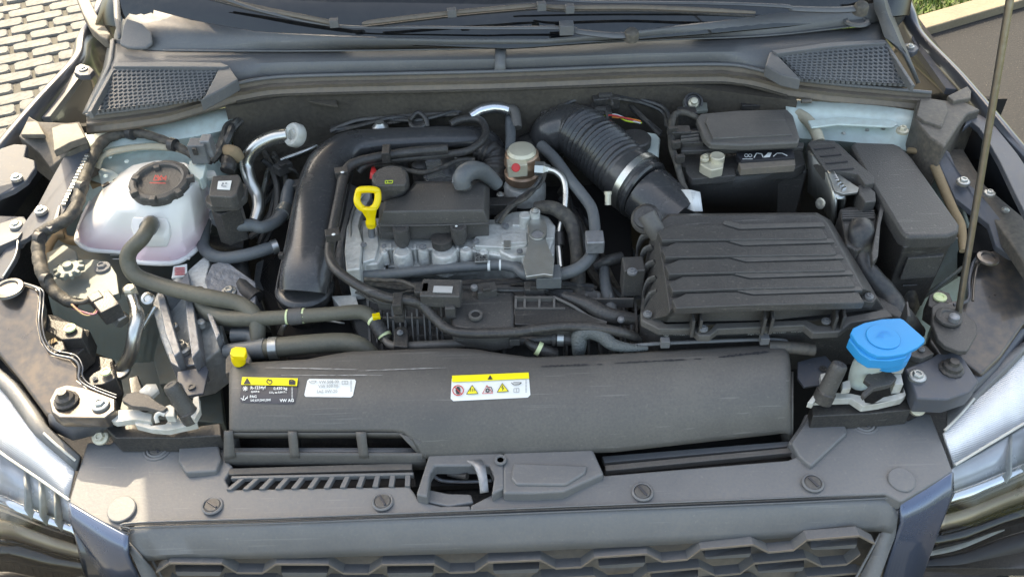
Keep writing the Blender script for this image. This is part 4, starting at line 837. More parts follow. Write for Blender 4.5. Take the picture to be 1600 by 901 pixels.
mapped_poly('print', stroke([(240, 282), (243, 274), (249, 282), (240, 282)], 1.2) + stroke([(246, 274), (252, 282)], 1.6) + stroke([(253, 274), (247, 282)], 1.2) + stroke([(251, 275), (259, 282), (260, 275), (254, 281)], 1.2) + [rect(234, 285.5, 259, 286.7, .6)], CS, M['red'], cap, off=.0005)
SB = lambda u, v: P(u, v, .84)
# ================================================================ HOSES
def hose(name, label, cat, pts, r, m, **k):
    o = tube(name, pts, r, M[m], None, **k); return tag(o, label, cat)
def band(parent, p, q, r, m='zinc', name='hose_clamp'):
    a, b = V(p), V(q); mid_ = (a + b) / 2; rr = r * mpp(mid_)
    o = tube(name, [a, b], rr, M[m], parent, metric=True, sub=2, seg=20, capped=True); return o
h = hose('coolant_hose', 'olive rubber hose dropping from the white tank spout and bending right to the front', 'hose', [(238, 347, .925), (234, 352, .945), (222, 372, .945), (203, 392, .93), (200, 410, .915), (212, 430, .90), (240, 442, .89), (285, 455, .885), (330, 465, .88), (372, 474, .872), (395, 490, .865), (402, 508, .855), (402, 532, .84)], [11, 12, 12, 12, 12.5, 12.5, 12.5, 12.5, 13, 13, 13, 13, 12], 'olive_hose')
band(h, (236, 349, .938), (231, 357, .942), 13.5, 'cast_dark')
h = hose('coolant_hose', 'olive rubber hose with yellow marks running right along the front from the cast engine mount', 'hose', [(308, 452, .87), (318, 478, .86), (345, 495, .86), (390, 498, .862), (450, 495, .864), (520, 490, .865), (560, 487, .865), (580, 495, .86), (595, 515, .85), (603, 530, .84)], [10, 13, 13, 12, 11.5, 11.5, 11.5, 11.5, 11, 9], 'olive_hose')
band(h, (452, 495, .864), (472, 493, .864), 13.5, 'guide_plastic'); band(h, (448, 495, .864), (451, 495, .864), 12.2, 'pale_ring', 'paint_mark'); band(h, (473, 493, .864), (476, 493, .864), 12.2, 'pale_ring', 'paint_mark')
band(h, (587, 503, .857), (599, 522, .846), 12.6, 'black_plastic'); band(h, (584, 499, .859), (586.5, 502, .858), 12.0, 'pale_ring', 'paint_mark'); band(h, (600, 522, .846), (602, 526, .844), 11.4, 'pale_ring', 'paint_mark')
box('yellow_tag', P(588, 494, .868), (.011, .009, .006), M['yellow'], h, rz=.2)
h = hose('radiator_hose', 'thick olive radiator hose with a silver clamp just behind the air guide', 'hose', [(396, 546, .845), (430, 543, .85), (480, 538, .852), (530, 535, .85), (560, 540, .845), (582, 555, .83)], [14, 16, 16, 16, 16, 13], 'olive_hose')
band(h, (421, 544, .85), (434, 543, .85), 18, 'zinc'); tube('hose_stub', [(352, 548, .84), (396, 546, .845), (416, 544, .848)], [11, 15, 17], M['grey_hose'], h)
hose('pipe_stub', 'blue grey pipe stub at the lower end of the dropping olive hose', 'pipe', [(362, 524, .84), (388, 524, .84), (402, 532, .84)], [11, 11, 12], 'grey_hose')
hose('vapour_pipe', 'thin smooth dark pipe running right from the yellow marked hose above the air guide', 'pipe', [(601, 530, .845), (612, 539, .845), (640, 540, .85), (700, 537, .852), (760, 533, .852), (800, 530, .852), (850, 527, .852)], [5, 6.5, 7, 7, 7, 7, 6], 'guide_plastic')
pc = slab('pipe_clip', [(616, 514), (622, 509), (634, 510), (638, 516), (637, 542), (614, 540)], .862, .02, M['black_plastic'], None, bevel=.003); tag(pc, 'black clip with a screw holding the thin pipe near the yellow marks', 'clip'); bolt(625, 519, .865, 5, pc, 'cast_dark')
# long glossy breather pipe
h = hose('breather_pipe', 'long glossy black pipe beside the intake pipe, running down and then right along the front', 'pipe', [(748, 184, .94), (700, 196, .945), (752, 205, .955), (758, 215, .96), (745, 228, .962), (700, 233, .962), (640, 238, .96), (590, 246, .958), (552, 256, .955), (538, 272, .952), (532, 300, .95), (522, 350, .94), (515, 390, .93), (518, 410, .93), (530, 425, .93), (555, 443, .925), (580, 456, .92), (610, 466, .915), (640, 470, .912), (660, 478, .90), (680, 498, .89), (700, 514, .885), (730, 520, .885), (800, 519, .885), (840, 514, .885), (880, 510, .885), (930, 512, .885), (975, 520, .88), (998, 530, .86)][5:], 8, 'black_plastic')
h2 = tube('pipe_loop', [(560, 268, .94), (580, 254, .95), (640, 247, .95), (700, 241, .95), (735, 234, .952), (757, 215, .952), (757, 196, .952), (745, 186, .952), (720, 187, .955), (704, 194, .952)], 6, M['black_plastic'], h)
for (u, v) in ((534, 270), (520, 367)): box('pipe_holder', P(u, v, .955), (.02, .016, .012), M['black_plastic'], h, rz=.2); lathe('white_dot', (u + 1, v - 1, .9625), [(3, 0), (1, .8)], M['label_white'], h, seg=10)
for (u, v) in ((604, 240), (622, 474)): box('pipe_holder', P(u, v, .965 if v < 300 else .915), (.012, .026, .018), M['black_plastic'], h)
box('pipe_holder', P(625, 487, .895), (.013, .03, .012), M['black_plastic'], h)
# ================================================================ LARGE INTAKE PIPE
ip = thing('intake_pipe', 'large smooth black air pipe bending from the rear left of the engine', 'air pipe', (480, 460, .85))
tube('pipe_body', [(772, 238, .91), (752, 216, .925), (700, 214, .935), (640, 216, .94), (585, 220, .94), (545, 228, .94), (518, 252, .935), (503, 290, .93), (493, 340, .92), (484, 390, .905), (477, 430, .89), (474, 456, .875)], [20, 23, 23, 23, 25, 30, 36, 37, 38, 39, 40, 38], M['gloss_plastic'], ip, flat=.62, seg=28, sub=8)
lathe('pipe_end_ring', (475, 446, .865), [(38, -22), (44, -20), (46, -12), (46, -4), (43, 0), (38, 2), (30, 3)], M['gloss_plastic'], ip, seg=44)
lathe('pipe_collar', (478, 478, .815), [(34, -40), (36, 6), (40, 12), (40, 22)], M['black_plastic'], ip, seg=40)
tube('pipe_seam', [(772, 238, .91), (745, 236, .92), (700, 237, .925), (640, 240, .925), (585, 247, .925), (556, 258, .92), (546, 290, .915), (536, 340, .905), (523, 390, .89), (517, 440, .875)], 2, M['black_plastic'], ip)
tube('pipe_seam', [(560, 205, .93), (512, 220, .925), (480, 255, .92), (466, 290, .915), (455, 340, .905), (445, 390, .89), (434, 440, .87), (432, 462, .86)], 2, M['black_plastic'], ip)
for (u, v) in ((523, 235), (524, 285), (507, 378), (505, 391), (440, 399)): box('pipe_lug', P(u, v, .925 if v < 300 else .905), (.008, .008, .008), M['black_plastic'], ip)
wc = tube('ribbed_elbow', [(748, 232, .92), (772, 244, .915), (775, 268, .90), (765, 290, .88)], [18, 21, 22, 20], M['black_plastic'], ip, rf=lambda t, l: 1 + .07 * math.sin(l * 620), sub=14)
for s_, e_ in (((446, 496, .83), (434, 522, .81)), ((506, 502, .83), (530, 505, .835))):
    skin('silver_strap', [[s_, e_], [(s_[0] + 8, s_[1], s_[2]), (e_[0] + 8, e_[1] + 2, e_[2])]], M['zinc'], ip, n=3)
# ================================================================ ENGINE
en = thing('engine', 'aluminium engine with black rocker cover, oil filler cap and silver cast cylinder head', 'engine', (700, 420, .70))
# cast head: flat top plates, upright front wall with round bosses
slab('cylinder_head', [(540, 376), (548, 346), (600, 338), (700, 338), (766, 342), (860, 342), (868, 356), (866, 398), (800, 402), (738, 392), (700, 389), (604, 389), (590, 412), (542, 416)], .898, .12, M['cast_alu'], en, bevel=.005)
hd_ = slab('head_plate', [(740, 372), (764, 350), (812, 344), (816, 332), (842, 332), (850, 344), (868, 352), (866, 372), (826, 372), (822, 384), (786, 386), (742, 384)], .908, .012, M['cast_alu'], en, bevel=.003)
slab('timing_flange', [(541, 356), (552, 322), (566, 300), (580, 296), (578, 310), (566, 330), (560, 352), (566, 376), (562, 420), (541, 422), (538, 392)], .912, .06, M['cast_alu'], en, bevel=.004, seg=3)
slab('timing_flange', [(566, 352), (590, 350), (592, 382), (586, 404), (566, 410)], .904, .04, M['cast_alu'], en, bevel=.004)
tube('flange_arc', [(548, 372, .91), (548, 345, .915), (556, 320, .918), (568, 303, .92)], 2.5, M['zinc'], en)
for (u, v, r_, h) in ((628, 392, 15, 34), (661, 388, 8.5, 30), (694, 391, 20, 38), (728, 389, 10, 28), (580, 396, 8, 34), (600, 392, 6, 24), (756, 392, 8, 22), (826, 402, 11, 26)):
    lathe('cast_boss', (u, v, .902), [(r_ + 1, -h), (r_, -4), (r_ - 1.5, -1), (r_ - 4, 0), (r_ - 5, -1), (1, -1)], M['cast_alu'], en, seg=26, ang=25)
for (u, v, r_) in ((568, 382, 5), (661, 385, 5.5), (744, 376, 5), (600, 384, 4), (790, 352, 5), (812, 392, 5)): bolt(u, v, .912, r_, en, 'cast_dark')
slab('head_ledge', [(606, 404), (648, 408), (738, 404), (800, 400), (860, 404), (862, 412), (800, 410), (740, 414), (650, 418), (606, 416)], .874, .02, M['cast_alu'], en, bevel=.002)
slab('head_ledge', [(544, 410), (600, 410), (604, 424), (546, 428)], .876, .02, M['cast_alu'], en, bevel=.002)
for (u, v) in ((650, 398), (612, 398), (716, 399), (680, 400), (742, 396)): box('web', P(u, v, .885), (.004, .012, .034), M['cast_alu'], en)
slab('coded_plate', [(742, 394), (762, 393), (762, 408), (742, 409)], .900, .004, M['zinc'], en, bevel=.001)
rq = random.Random(3)
mapped_poly('print', [rect(743.5 + i * 2.2, 395.2 + j * 1.8, 745.2 + i * 2.2, 396.6 + j * 1.8) for i in range(8) for j in range(7) if rq.random() < .5], lambda u, v: P(u, v, .9005), M['ink'], en, off=.0004)
slab('engine_side', [(524, 300, .88), (545, 285, .89), (560, 292, .89), (548, 330, .88), (538, 380, .87), (540, 424, .86), (526, 424, .85), (520, 360, .87)], 1, .05, M['cast_dark'], en, bevel=.004)
# right cast housing with lifting eye
ch = slab('pump_housing', [(778, 350), (784, 338), (800, 330), (830, 328), (858, 338), (868, 352), (866, 372), (858, 395), (800, 402), (780, 392)], .905, .05, M['cast_alu'], en, bevel=.006, seg=3)
slab('housing_rib', [(800, 345), (826, 345), (826, 352), (800, 352)], .912, .02, M['cast_alu'], ch, bevel=.003); slab('housing_rib', [(783, 364), (824, 362), (824, 378), (783, 380)], .912, .02, M['cast_alu'], ch, bevel=.003)
slab('coded_plate', [(787, 375), (798, 375), (798, 387), (787, 387)], .915, .004, M['zinc'], ch, bevel=.001)
slab('lifting_plate', [(824, 352), (828, 342), (842, 338), (852, 344), (855, 356), (853, 375), (866, 405), (864, 430), (850, 428), (822, 432), (817, 408), (825, 380)], .925, .006, M['zinc'], ch, bevel=.002)
lathe('lifting_eye', (840, 366, .927), [(13.5, -1), (13, 1.5), (9.5, 1.5), (9, 0), (1, 0)], M['zinc'], ch, seg=24); lathe('eye_hole', (840, 366, .9285), [(9, 0), (1, .2)], M['cast_dark'], ch, seg=20)
lathe('cast_post', (820, 335, .93), [(9, -30), (9, -1), (8, 0), (1, 0)], M['cast_alu'], ch, seg=20); lathe('cast_post', (836, 330, .935), [(8, -30), (8, 0), (6, 1), (1, 1)], M['cast_alu'], ch, seg=20)
bolt(836, 329, .94, 6, ch)
# rocker cover
T_ = [(598, 330, .955), (602, 314, .955), (632, 306, .955), (644, 293, .955), (652, 287, .955), (750, 286, .955), (757, 292, .955), (756, 328, .955)]
M_ = [(591, 350, .936), (593, 317, .936), (630, 308, .936), (640, 294, .936), (648, 283, .936), (757, 282, .936), (765, 292, .936), (764, 347, .936)]
rg = [[P(*q) for q in T_], [P(*q) for q in M_]]
rg[0] = rg[0]; n = 8; vs = rg[0] + rg[1] + [p - Vector((0, 0, .006)) for p in rg[1]]
rc = mk('rocker_cover', vs, [list(range(7, -1, -1))] + [[j * n + i, j * n + (i + 1) % n, (j + 1) * n + (i + 1) % n, (j + 1) * n + i] for j in (0, 1) for i in range(n)], M['engine_plastic'], en, bevel=.004, seg=3)
slab('cover_skirt', [(592, 351), (594, 320), (630, 312), (650, 290), (757, 288), (764, 296), (763, 348), (738, 349), (700, 350), (640, 351)], .9325, .028, M['engine_plastic'], rc, bevel=.002)
tube('cover_lip', [(591, 352, .9335), (640, 352.5, .9335), (700, 351.5, .9335), (764, 349, .9335)], 1.6, M['engine_plastic'], rc)
for (u, v, h) in ((626, 355, 34), (716, 353, 32)):
    lathe('screw_boss', (u, v, .934), [(10, -h), (12.5, -h + 8), (13, -3), (12.5, 0), (9, .5), (8, -1.5), (1, -1.5)], M['engine_plastic'], rc, seg=28)
lathe('white_dot', (713, 353, .9345), [(2.2, 0), (1, .8)], M['label_white'], rc, seg=10)
lathe('screw_boss', (690, 372, .915), [(16, -14), (17, 0), (14, 1), (1, 1)], M['black_plastic'], rc, seg=20)
lathe('breather_port', (724, 294, .95), [(20, -4), (19, 3), (14, 6), (14, 12), (1, 12)], M['engine_plastic'], rc, seg=28)
tube('breather_elbow', [(723, 292, .962), (722, 279, .974), (732, 268, .978), (750, 267, .968), (766, 278, .95), (778, 290, .935)], [13, 15, 15.5, 14, 12, 10], M['grey_hose'], rc)
tube('elbow_bead', [(708, 286, .972), (711, 272, .98), (723, 264, .983), (735, 270, .978)], 2.2, M['grey_hose'], rc)
oc = lathe('oil_cap', (611, 288, .955), [(27, -14), (28.5, -6), (29, 8), (28, 14), (25, 17), (2, 17)], M['engine_plastic'], en, seg=56, bumps=lambda a, j: 1 - .03 * (math.cos(a * 12) > .5) if j in (1, 2) else 1)
slab('grip_bar', [(592, 264), (629, 263), (636, 283), (632, 289), (588, 290), (584, 284)], .986, .012, M['engine_plastic'], oc, bevel=.003)
OS = lambda u, v: P(u, v, .9865)
mapped_poly('print', stroke([(602, 283), (614, 282.6), (613, 286.6), (602, 287), (602, 283)], 1.2) + stroke([(606, 283), (606, 287)], 1), lambda u, v: P(u, v, .987), M['lime'], oc, off=.0006)
# dipstick
ds = thing('dipstick', 'bright yellow oil dipstick handle with an open loop', 'dipstick', (578, 348, .90))
tube('pull_ring', [(560, 301, .98), (563, 297, .984), (575, 296, .985), (587, 297, .984), (590, 301, .98), (590, 313, .972), (585, 324, .966), (575, 328, .962), (564, 324, .966), (558, 314, .975)], 5.6, M['yellow'], ds, closed=True)
skin('grip', [[(564, 322, .968), (574, 338, .952), (574, 350, .940)], [(590, 322, .968), (587, 338, .952), (587, 350, .940)]], M['yellow'], ds, n=8, solid=.008)
lathe('stopper', (580, 350, .930), [(8, -4), (8.5, 0), (8.5, 5), (7, 8), (2, 8)], M['yellow'], ds, seg=20)
tube('guide_tube', [(580, 352, .925), (581, 372, .90), (584, 400, .86)], 5.5, M['cast_dark'], ds)
# stuff behind the rocker cover: foil shield, red plug, coil tops
fo = tag(slab('heat_shield', [(652, 258), (668, 246), (700, 242), (728, 246), (742, 262), (738, 284), (715, 290), (668, 288)], .925, .03, M['foil'], None, bevel=.008, seg=3), 'crumpled shiny silver heat shield behind the rocker cover', 'heat shield')
tag(tube('red_plug', [(583, 262, .94), (584, 272, .945), (583, 280, .94)], [3, 6, 6], M['red']), 'small dark red plug behind the oil filler cap', 'plug')
for k, (u, v, lb) in enumerate(((655, 262, 'black ignition coil just right of the oil filler cap'), (700, 254, 'black ignition coil in front of the silver heat shield'), (625, 252, 'black ignition coil behind the oil filler cap'))):
    o = lathe('ignition_coil', (u, v, .93), [(11, -30), (12, 0), (11, 6), (6, 9), (1, 9)], M['black_plastic'], None, seg=18); tag(o, lb, 'ignition coil', 'ignition coils behind the rocker cover')
tag(tube('injector_wiring', [(548, 262, .93), (580, 258, .935), (620, 262, .935), (660, 270, .94), (690, 262, .94), (720, 250, .94), (742, 250, .94)], 4, M['tape']), 'black taped wiring running behind the oil filler cap', 'wiring')
# engine block mass below (dark)
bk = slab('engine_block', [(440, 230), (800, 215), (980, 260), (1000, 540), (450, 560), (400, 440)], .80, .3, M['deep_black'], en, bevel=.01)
# throttle / air duct connector of the left
# high pressure pump
hp = thing('fuel_pump', 'bronze and silver fuel pump with a hex union behind the engine', 'fuel pump', (815, 300, .88))
lathe('pump_base', (820, 290, .89), [(33, -20), (33, 0), (30, 6), (26, 8), (1, 8)], M['cast_alu'], hp)
lathe('pump_body', (816, 272, .915), [(27, -8), (28, 0), (28, 5), (25, 8), (25, 20), (28, 22), (28, 26), (26, 29), (26, 38), (23, 41)], M['brass'], hp, seg=36)
lathe('pump_top', (815, 245, .95), [(21, -6), (22, 2), (23, 10), (20, 15), (12, 17), (1, 17)], M['cream_zinc'], hp, seg=32)
box('valve_block', P(808, 262, .945), (.03, .02, .022), M['cream_zinc'], hp, rz=.1, bevel=.002); lathe('valve_dot', (806, 262, .957), [(7, 0), (6, 1.5), (3, 1), (1, 1)], M['red'], hp, ax=(0, -.8, .6), seg=18)
lathe('union_nut', (836, 263, .945), [(11, 0), (11, 14), (8, 17), (6, 24), (1, 24)], M['zinc'], hp, ax=(1, -.15, 0), seg=6)
tube('fuel_line', [(852, 264, .945), (868, 268, .945), (880, 280, .94), (884, 300, .93), (882, 330, .915), (876, 352, .90), (872, 372, .89), (874, 395, .88), (876, 418, .87)], 5, M['alu_pipe'], hp)
bolt(782, 304, .90, 6, hp)
tag(tube('fuel_hose', [(797, 178, .94), (797, 195, .94), (798, 215, .94), (796, 235, .94)], [7, 8, 8, 7], M['grey_hose']), 'short grey hose standing above the bronze fuel pump', 'hose')
tag(tube('hose', [(846, 228, .93), (868, 250, .935), (890, 280, .935), (908, 302, .93), (924, 325, .925), (929, 350, .92), (929, 372, .915), (924, 398, .905), (905, 418, .90), (878, 428, .895), (850, 432, .89), (820, 428, .89), (806, 418, .89), (780, 414, .888), (740, 416, .886), (690, 420, .884), (620, 427, .882), (545, 432, .88)], [9, 9, 9, 9, 9, 9, 9, 9.5, 10, 10, 10, 9, 9, 8, 8, 8, 8, 8], M['grey_hose']), 'grey hose curving round the right of the engine and left across its silver front', 'hose')
hs_ = bpy.data.objects['hose']
box('hose_clip', P(929, 378, .925), (.026, .028, .022), M['cast_dark'], hs_, bevel=.004); box('hose_clip', P(857, 432, .905), (.035, .03, .02), M['grey_hose'], hs_, bevel=.003)
band(hs_, (762, 415, .888), (766, 415, .888), 8.8, 'label_white', 'white_ring'); band(hs_, (780, 414, .888), (783, 414, .888), 8.8, 'label_white', 'white_ring')
for pts, r, m, lb in (([(836, 324, .92), (860, 324, .925), (880, 334, .92), (894, 352, .91), (899, 375, .90), (902, 400, .89), (903, 430, .87), (904, 470, .85)], [9, 11, 12, 12, 11, 11, 12, 12], 'tape', 'black taped hose falling down between the silver casting and the grey hose'),
                      ([(884, 330, .90), (902, 350, .90), (908, 380, .89), (905, 410, .88)], 7, 'rubber', 'thin black hose behind the taped hose right of the silver casting'),
                      ([(944, 420, .87), (946, 445, .87), (952, 470, .865), (956, 495, .86), (958, 512, .85)], [8, 9, 10, 10, 9], 'grey_hose', 'printed grey hose falling beside the air filter box'),
                      ([(930, 415, .87), (950, 407, .88), (972, 402, .88)], [8, 9, 9], 'rubber', 'short black hose leading to the side of the air filter box')):
    tag(tube('hose', pts, r, M[m]), lb, 'hose')
o = tag(tube('fuel_line_joint', [(874, 364, .895), (874, 384, .885)], 8, M['black_plastic']), 'black quick connector on the bent silver fuel line', 'connector')
box('sensor_body', P(782, 322, .90), (.05, .02, .02), M['black_plastic'], None)
tag(bpy.data.objects['sensor_body'], 'black plug beside the bronze fuel pump base', 'connector')
# wire clusters
def wires(lb, pts, n, spread, m, r=2.2):
    t = thing('wire_bundle', lb, 'wiring', pts[len(pts) // 2])
    for i in range(n):
        q = [(u + random.uniform(-spread, spread), v + random.uniform(-spread, spread), z + random.uniform(-.006, .006)) for u, v, z in pts]
        tube('wire', q, r, M[m[i % len(m)]], t, seg=6)
    return t
wires('black wires crossing in front of the bronze fuel pump', [(778, 345, .91), (800, 322, .925), (820, 305, .93), (842, 284, .935), (850, 270, .94)], 5, 5, ['tape', 'rubber'], 3)
wires('coloured wires entering a black plug behind the corrugated duct', [(946, 180, .96), (962, 182, .955), (980, 186, .95), (1000, 192, .95)], 6, 3, ['orange', 'label_white', 'red', 'grey_hose', 'lime'], 1.3)
wires('dark wiring behind the corrugated duct along the bulkhead', [(900, 176, .94), (930, 160, .95), (970, 158, .95), (1000, 180, .945), (1030, 210, .94)], 4, 4, ['tape', 'rubber'], 3)
wires('dark hoses running along the bulkhead behind the intake pipe', [(664, 200, .93), (672, 178, .94), (700, 164, .945), (760, 160, .945), (820, 168, .94), (860, 180, .94)], 6, 5, ['rubber', 'tape', 'black_plastic'], 4)
wires('black wiring in the gap under the intake pipe elbow', [(400, 340, .82), (420, 300, .84), (440, 270, .85), (480, 240, .86), (500, 232, .86)], 5, 7, ['tape', 'rubber'], 4)
wires('black wiring bunch below the silver cylinder head', [(560, 440, .87), (620, 446, .87), (680, 448, .872), (740, 444, .872), (830, 442, .87), (930, 450, .86)], 6, 5, ['rubber', 'tape', 'black_plastic'], 3.4)
wires('dark wires and hoses left of the air filter box', [(880, 300, .84), (910, 360, .83), (930, 420, .82), (960, 470, .82)], 4, 10, ['rubber', 'tape'], 5)
for (u, v, z, s, lb) in ((946, 158, .962, (.045, .022, .022), 'upper black plug block behind the corrugated duct'), (938, 180, .955, (.035, .024, .02), 'lower black plug with coloured wires behind the corrugated duct'), (916, 166, .95, (.014, .03, .014), 'small black bracket behind the corrugated duct'), (1000, 155, .93, (.03, .02, .02), 'black clip on the bulkhead felt')):
    o = box('plug', P(u, v, z), s, M['black_plastic'], None, rz=.1, bevel=.003); tag(o, lb, 'connector')
    box('plug_latch', P(u, v - 8, z + s[2] / 2), (s[0] * .5, .008, .008), M['engine_plastic'], o, bevel=.001); box('plug_rib', P(u + 10, v, z + s[2] / 2), (.004, s[1] * .9, .006), M['engine_plastic'], o, bevel=.001)
fs_ = tag(tube('foil_sleeve', [(735, 182, .955), (752, 172, .96), (775, 168, .96), (794, 172, .955)], [7, 9, 9, 9], M['foil']), 'foil wrapped hose end behind the intake pipe', 'hose')
tube('joint', [(792, 172, .955), (804, 174, .955), (808, 200, .94)], 8, M['guide_plastic'], fs_)
# turbo outlet / catalytic area
tag(slab('turbo_housing', [(540, 212), (570, 198), (620, 192), (650, 196), (650, 214), (600, 218), (545, 224)], .90, .05, M['alu_pipe'], None, bevel=.01, seg=3), 'pale silver turbo casting peeking out behind the intake pipe', 'turbocharger')
tag(lathe('turbo_union', (594, 198, .945), [(12, -10), (13, 0), (9, 3), (7, 8), (1, 8)], M['zinc'], None, seg=10), 'silver union on the turbo casting behind the intake pipe', 'union')
ro = tag(lathe('round_holder', (653, 190, .955), [(14, -12), (15, 0), (13, 2), (10, 2), (9, -3), (1, -3)], M['black_plastic'], None, ax=(0, -.3, 1)), 'round black holder behind the intake pipe', 'holder')
tube('holder_hook', [(640, 188, .96), (652, 176, .965), (664, 184, .96), (668, 198, .95)], 4, M['black_plastic'], ro)
for (u, v, lb) in ((517, 203, 'left of two chain guard studs'), (540, 203, 'right chain guard stud')): pass
# white AC fitting pipe
ac = thing('ac_pipe', 'thick silver air conditioning pipe ending in a pale round flange left of the intake pipe', 'pipe', (400, 330, .85))
tube('pipe', [(398, 345, .86), (404, 325, .87), (402, 305, .88), (392, 285, .895), (386, 262, .91), (388, 245, .925), (402, 228, .94), (425, 216, .95), (450, 211, .955)], [9, 10, 10, 10, 11, 11, 11.5, 11.5, 11], M['alu_pipe'], ac)
lathe('flange', (463, 212, .955), [(17, -6), (19, -3), (19, 8), (17, 11), (13, 12), (9, 10), (9, 4), (1, 4)], M['white_plastic'], ac, ax=(-.55, -.5, .6), seg=36)
tube('small_pipe', [(395, 352, .85), (404, 330, .86), (414, 290, .87), (422, 262, .88), (440, 250, .885), (480, 235, .89), (505, 222, .89)], 4.5, M['alu_pipe'], ac)
band(ac, (458, 214, .955), (466, 211, .955), 13, 'white_plastic', 'collar')
lp = thing('ac_service_pipe', 'bright aluminium pipe with hex fitting standing at the lower left before the engine mount', 'pipe', (195, 590, .75))
tube('pipe', [(206, 462, .86), (211, 478, .855), (214, 496, .85), (210, 520, .84), (206, 545, .82), (198, 565, .80), (188, 582, .785)], [9, 9, 12, 11, 11, 11, 11], M['alu_pipe'], lp)
lathe('hex_fitting', (204, 455, .865), [(11, -6), (11, 6), (8, 9), (6, 9), (1, 7)], M['cream_zinc'], lp, seg=6); lathe('pipe_flange', (187, 580, .79), [(16, -3), (16, 3), (13, 4), (1, 4)], M['zinc'], lp, seg=24)
tube('thin_pipe', [(243, 478, .84), (232, 495, .83), (222, 512, .82)], 4, M['alu_pipe'], lp)
lathe('port', (231, 466, .86), [(10, -3), (10, 2), (6, 3), (5, 1), (1, 1)], M['alu_pipe'], lp, ax=(0, -.5, .8), seg=24)
sw = thing('pressure_switch', 'black pressure sensor with silver hex on the lower left aluminium pipe', 'sensor', (185, 500, .83))
lathe('hex', (189, 499, .85), [(13, -6), (13, 8), (10, 10), (1, 10)], M['zinc'], sw, ax=(-.7, .6, .4), seg=6)
box('sensor_plug', P(168, 480, .87), (.028, .04, .026), M['black_plastic'], sw, rz=.7, bevel=.003); box('sensor_boot', P(152, 470, .875), (.018, .018, .02), M['black_plastic'], sw, rz=.7, bevel=.003)
wires('purple and brown wires looping below the taped loom at lower left', [(96, 458, .87), (110, 476, .875), (130, 490, .87), (148, 488, .87), (158, 470, .872)], 4, 3, ['purple_wire', 'tape', 'purple_wire', 'tan_foam'], 1.5)
# ================================================================ mount, tanks bracket
mt = thing('engine_mount', 'ribbed grey cast aluminium engine mount below the coolant tank', 'engine mount', (300, 560, .72))
slab('mount_body', [(238, 470, .84), (250, 448, .85), (290, 425, .86), (318, 400, .86), (330, 404, .86), (322, 440, .86), (345, 500, .84), (350, 530, .83), (342, 548, .82), (318, 566, .81), (280, 574, .81), (264, 562, .81), (250, 525, .82), (240, 490, .83)], 1, .07, M['cast_alu'], mt, bevel=.005)
for q in ([(246, 462), (254, 450), (262, 480), (282, 548), (272, 556), (258, 520)], [(286, 428), (294, 424), (300, 460), (312, 545), (300, 560), (292, 505)], [(316, 470), (322, 466), (344, 520), (338, 530)], [(254, 452), (288, 432), (292, 440), (258, 462)], [(262, 552), (308, 548), (318, 566), (280, 574), (266, 566)]):
    slab('mount_rib', q, .868 if q[0][1] < 500 else .835, .04, M['cast_dark'], mt, bevel=.003)
bolt(284, 544, .84, 15, mt, 'zinc', tall=1.3); lathe('mount_post', (272, 508, .85), [(7, -10), (7, 0), (5, 2), (1, 2)], M['zinc'], mt, seg=6); lathe('mount_post', (314, 502, .85), [(7, -10), (7, 0), (5, 2), (1, 2)], M['cast_alu'], mt, seg=8)
slab('mount_arm', [(318, 440, .86), (330, 412, .87), (352, 405, .87), (370, 420, .86), (400, 440, .85), (400, 480, .84), (360, 480, .84), (330, 470, .85)], 1, .06, M['cast_dark'], mt, bevel=.004)
bolt(358, 456, .868, 12, mt, 'zinc')
slab('tag_plate', [(271, 416), (292, 412), (292, 430), (268, 434)], .868, .003, M['label_white'], mt, bevel=.0005)
mapped_poly('print', [rect(273, 419 + i * 3.2, 289, 420.6 + i * 3.2, -.6) for i in range(4)], lambda u, v: P(u, v, .8685), M['red'], mt, off=.001)
tag(slab('mount_bracket', [(264, 452), (300, 448), (320, 520), (330, 590), (250, 600), (240, 560)], .72, .03, M['mint_dark'], None), 'blue grey body panel visible under the cast engine mount', 'panel')
for pts, r, m, lb in (([(338, 344, .90), (352, 350, .905), (372, 352, .905), (395, 352, .90), (410, 355, .895), (432, 345, .89), (446, 325, .89), (450, 300, .90), (455, 285, .905)], [9, 10, 10, 10, 10, 10, 11, 10, 8], 'grey_hose', 'upper grey hose looping from the black valve box to the intake pipe'),
                      ([(321, 345, .88), (318, 365, .875), (318, 385, .87), (330, 398, .87), (352, 403, .87), (385, 398, .87), (420, 388, .87), (434, 384, .87)], [9, 10, 10, 10, 10, 10, 10, 9], 'grey_hose', 'lower grey hose curving under the upper grey hose right of the tank'),
                      ([(372, 402, .84), (374, 425, .84), (380, 450, .84), (400, 468, .835)], [15, 16, 16, 15], 'rubber', 'thick black hose behind the olive hose above the cast mount'),
                      ([(330, 378, .83), (360, 384, .83), (385, 385, .83)], [13, 14, 14], 'black_plastic', 'short black pipe under the grey hoses right of the tank')):
    tag(tube('hose', pts, r, M[m]), lb, 'hose')
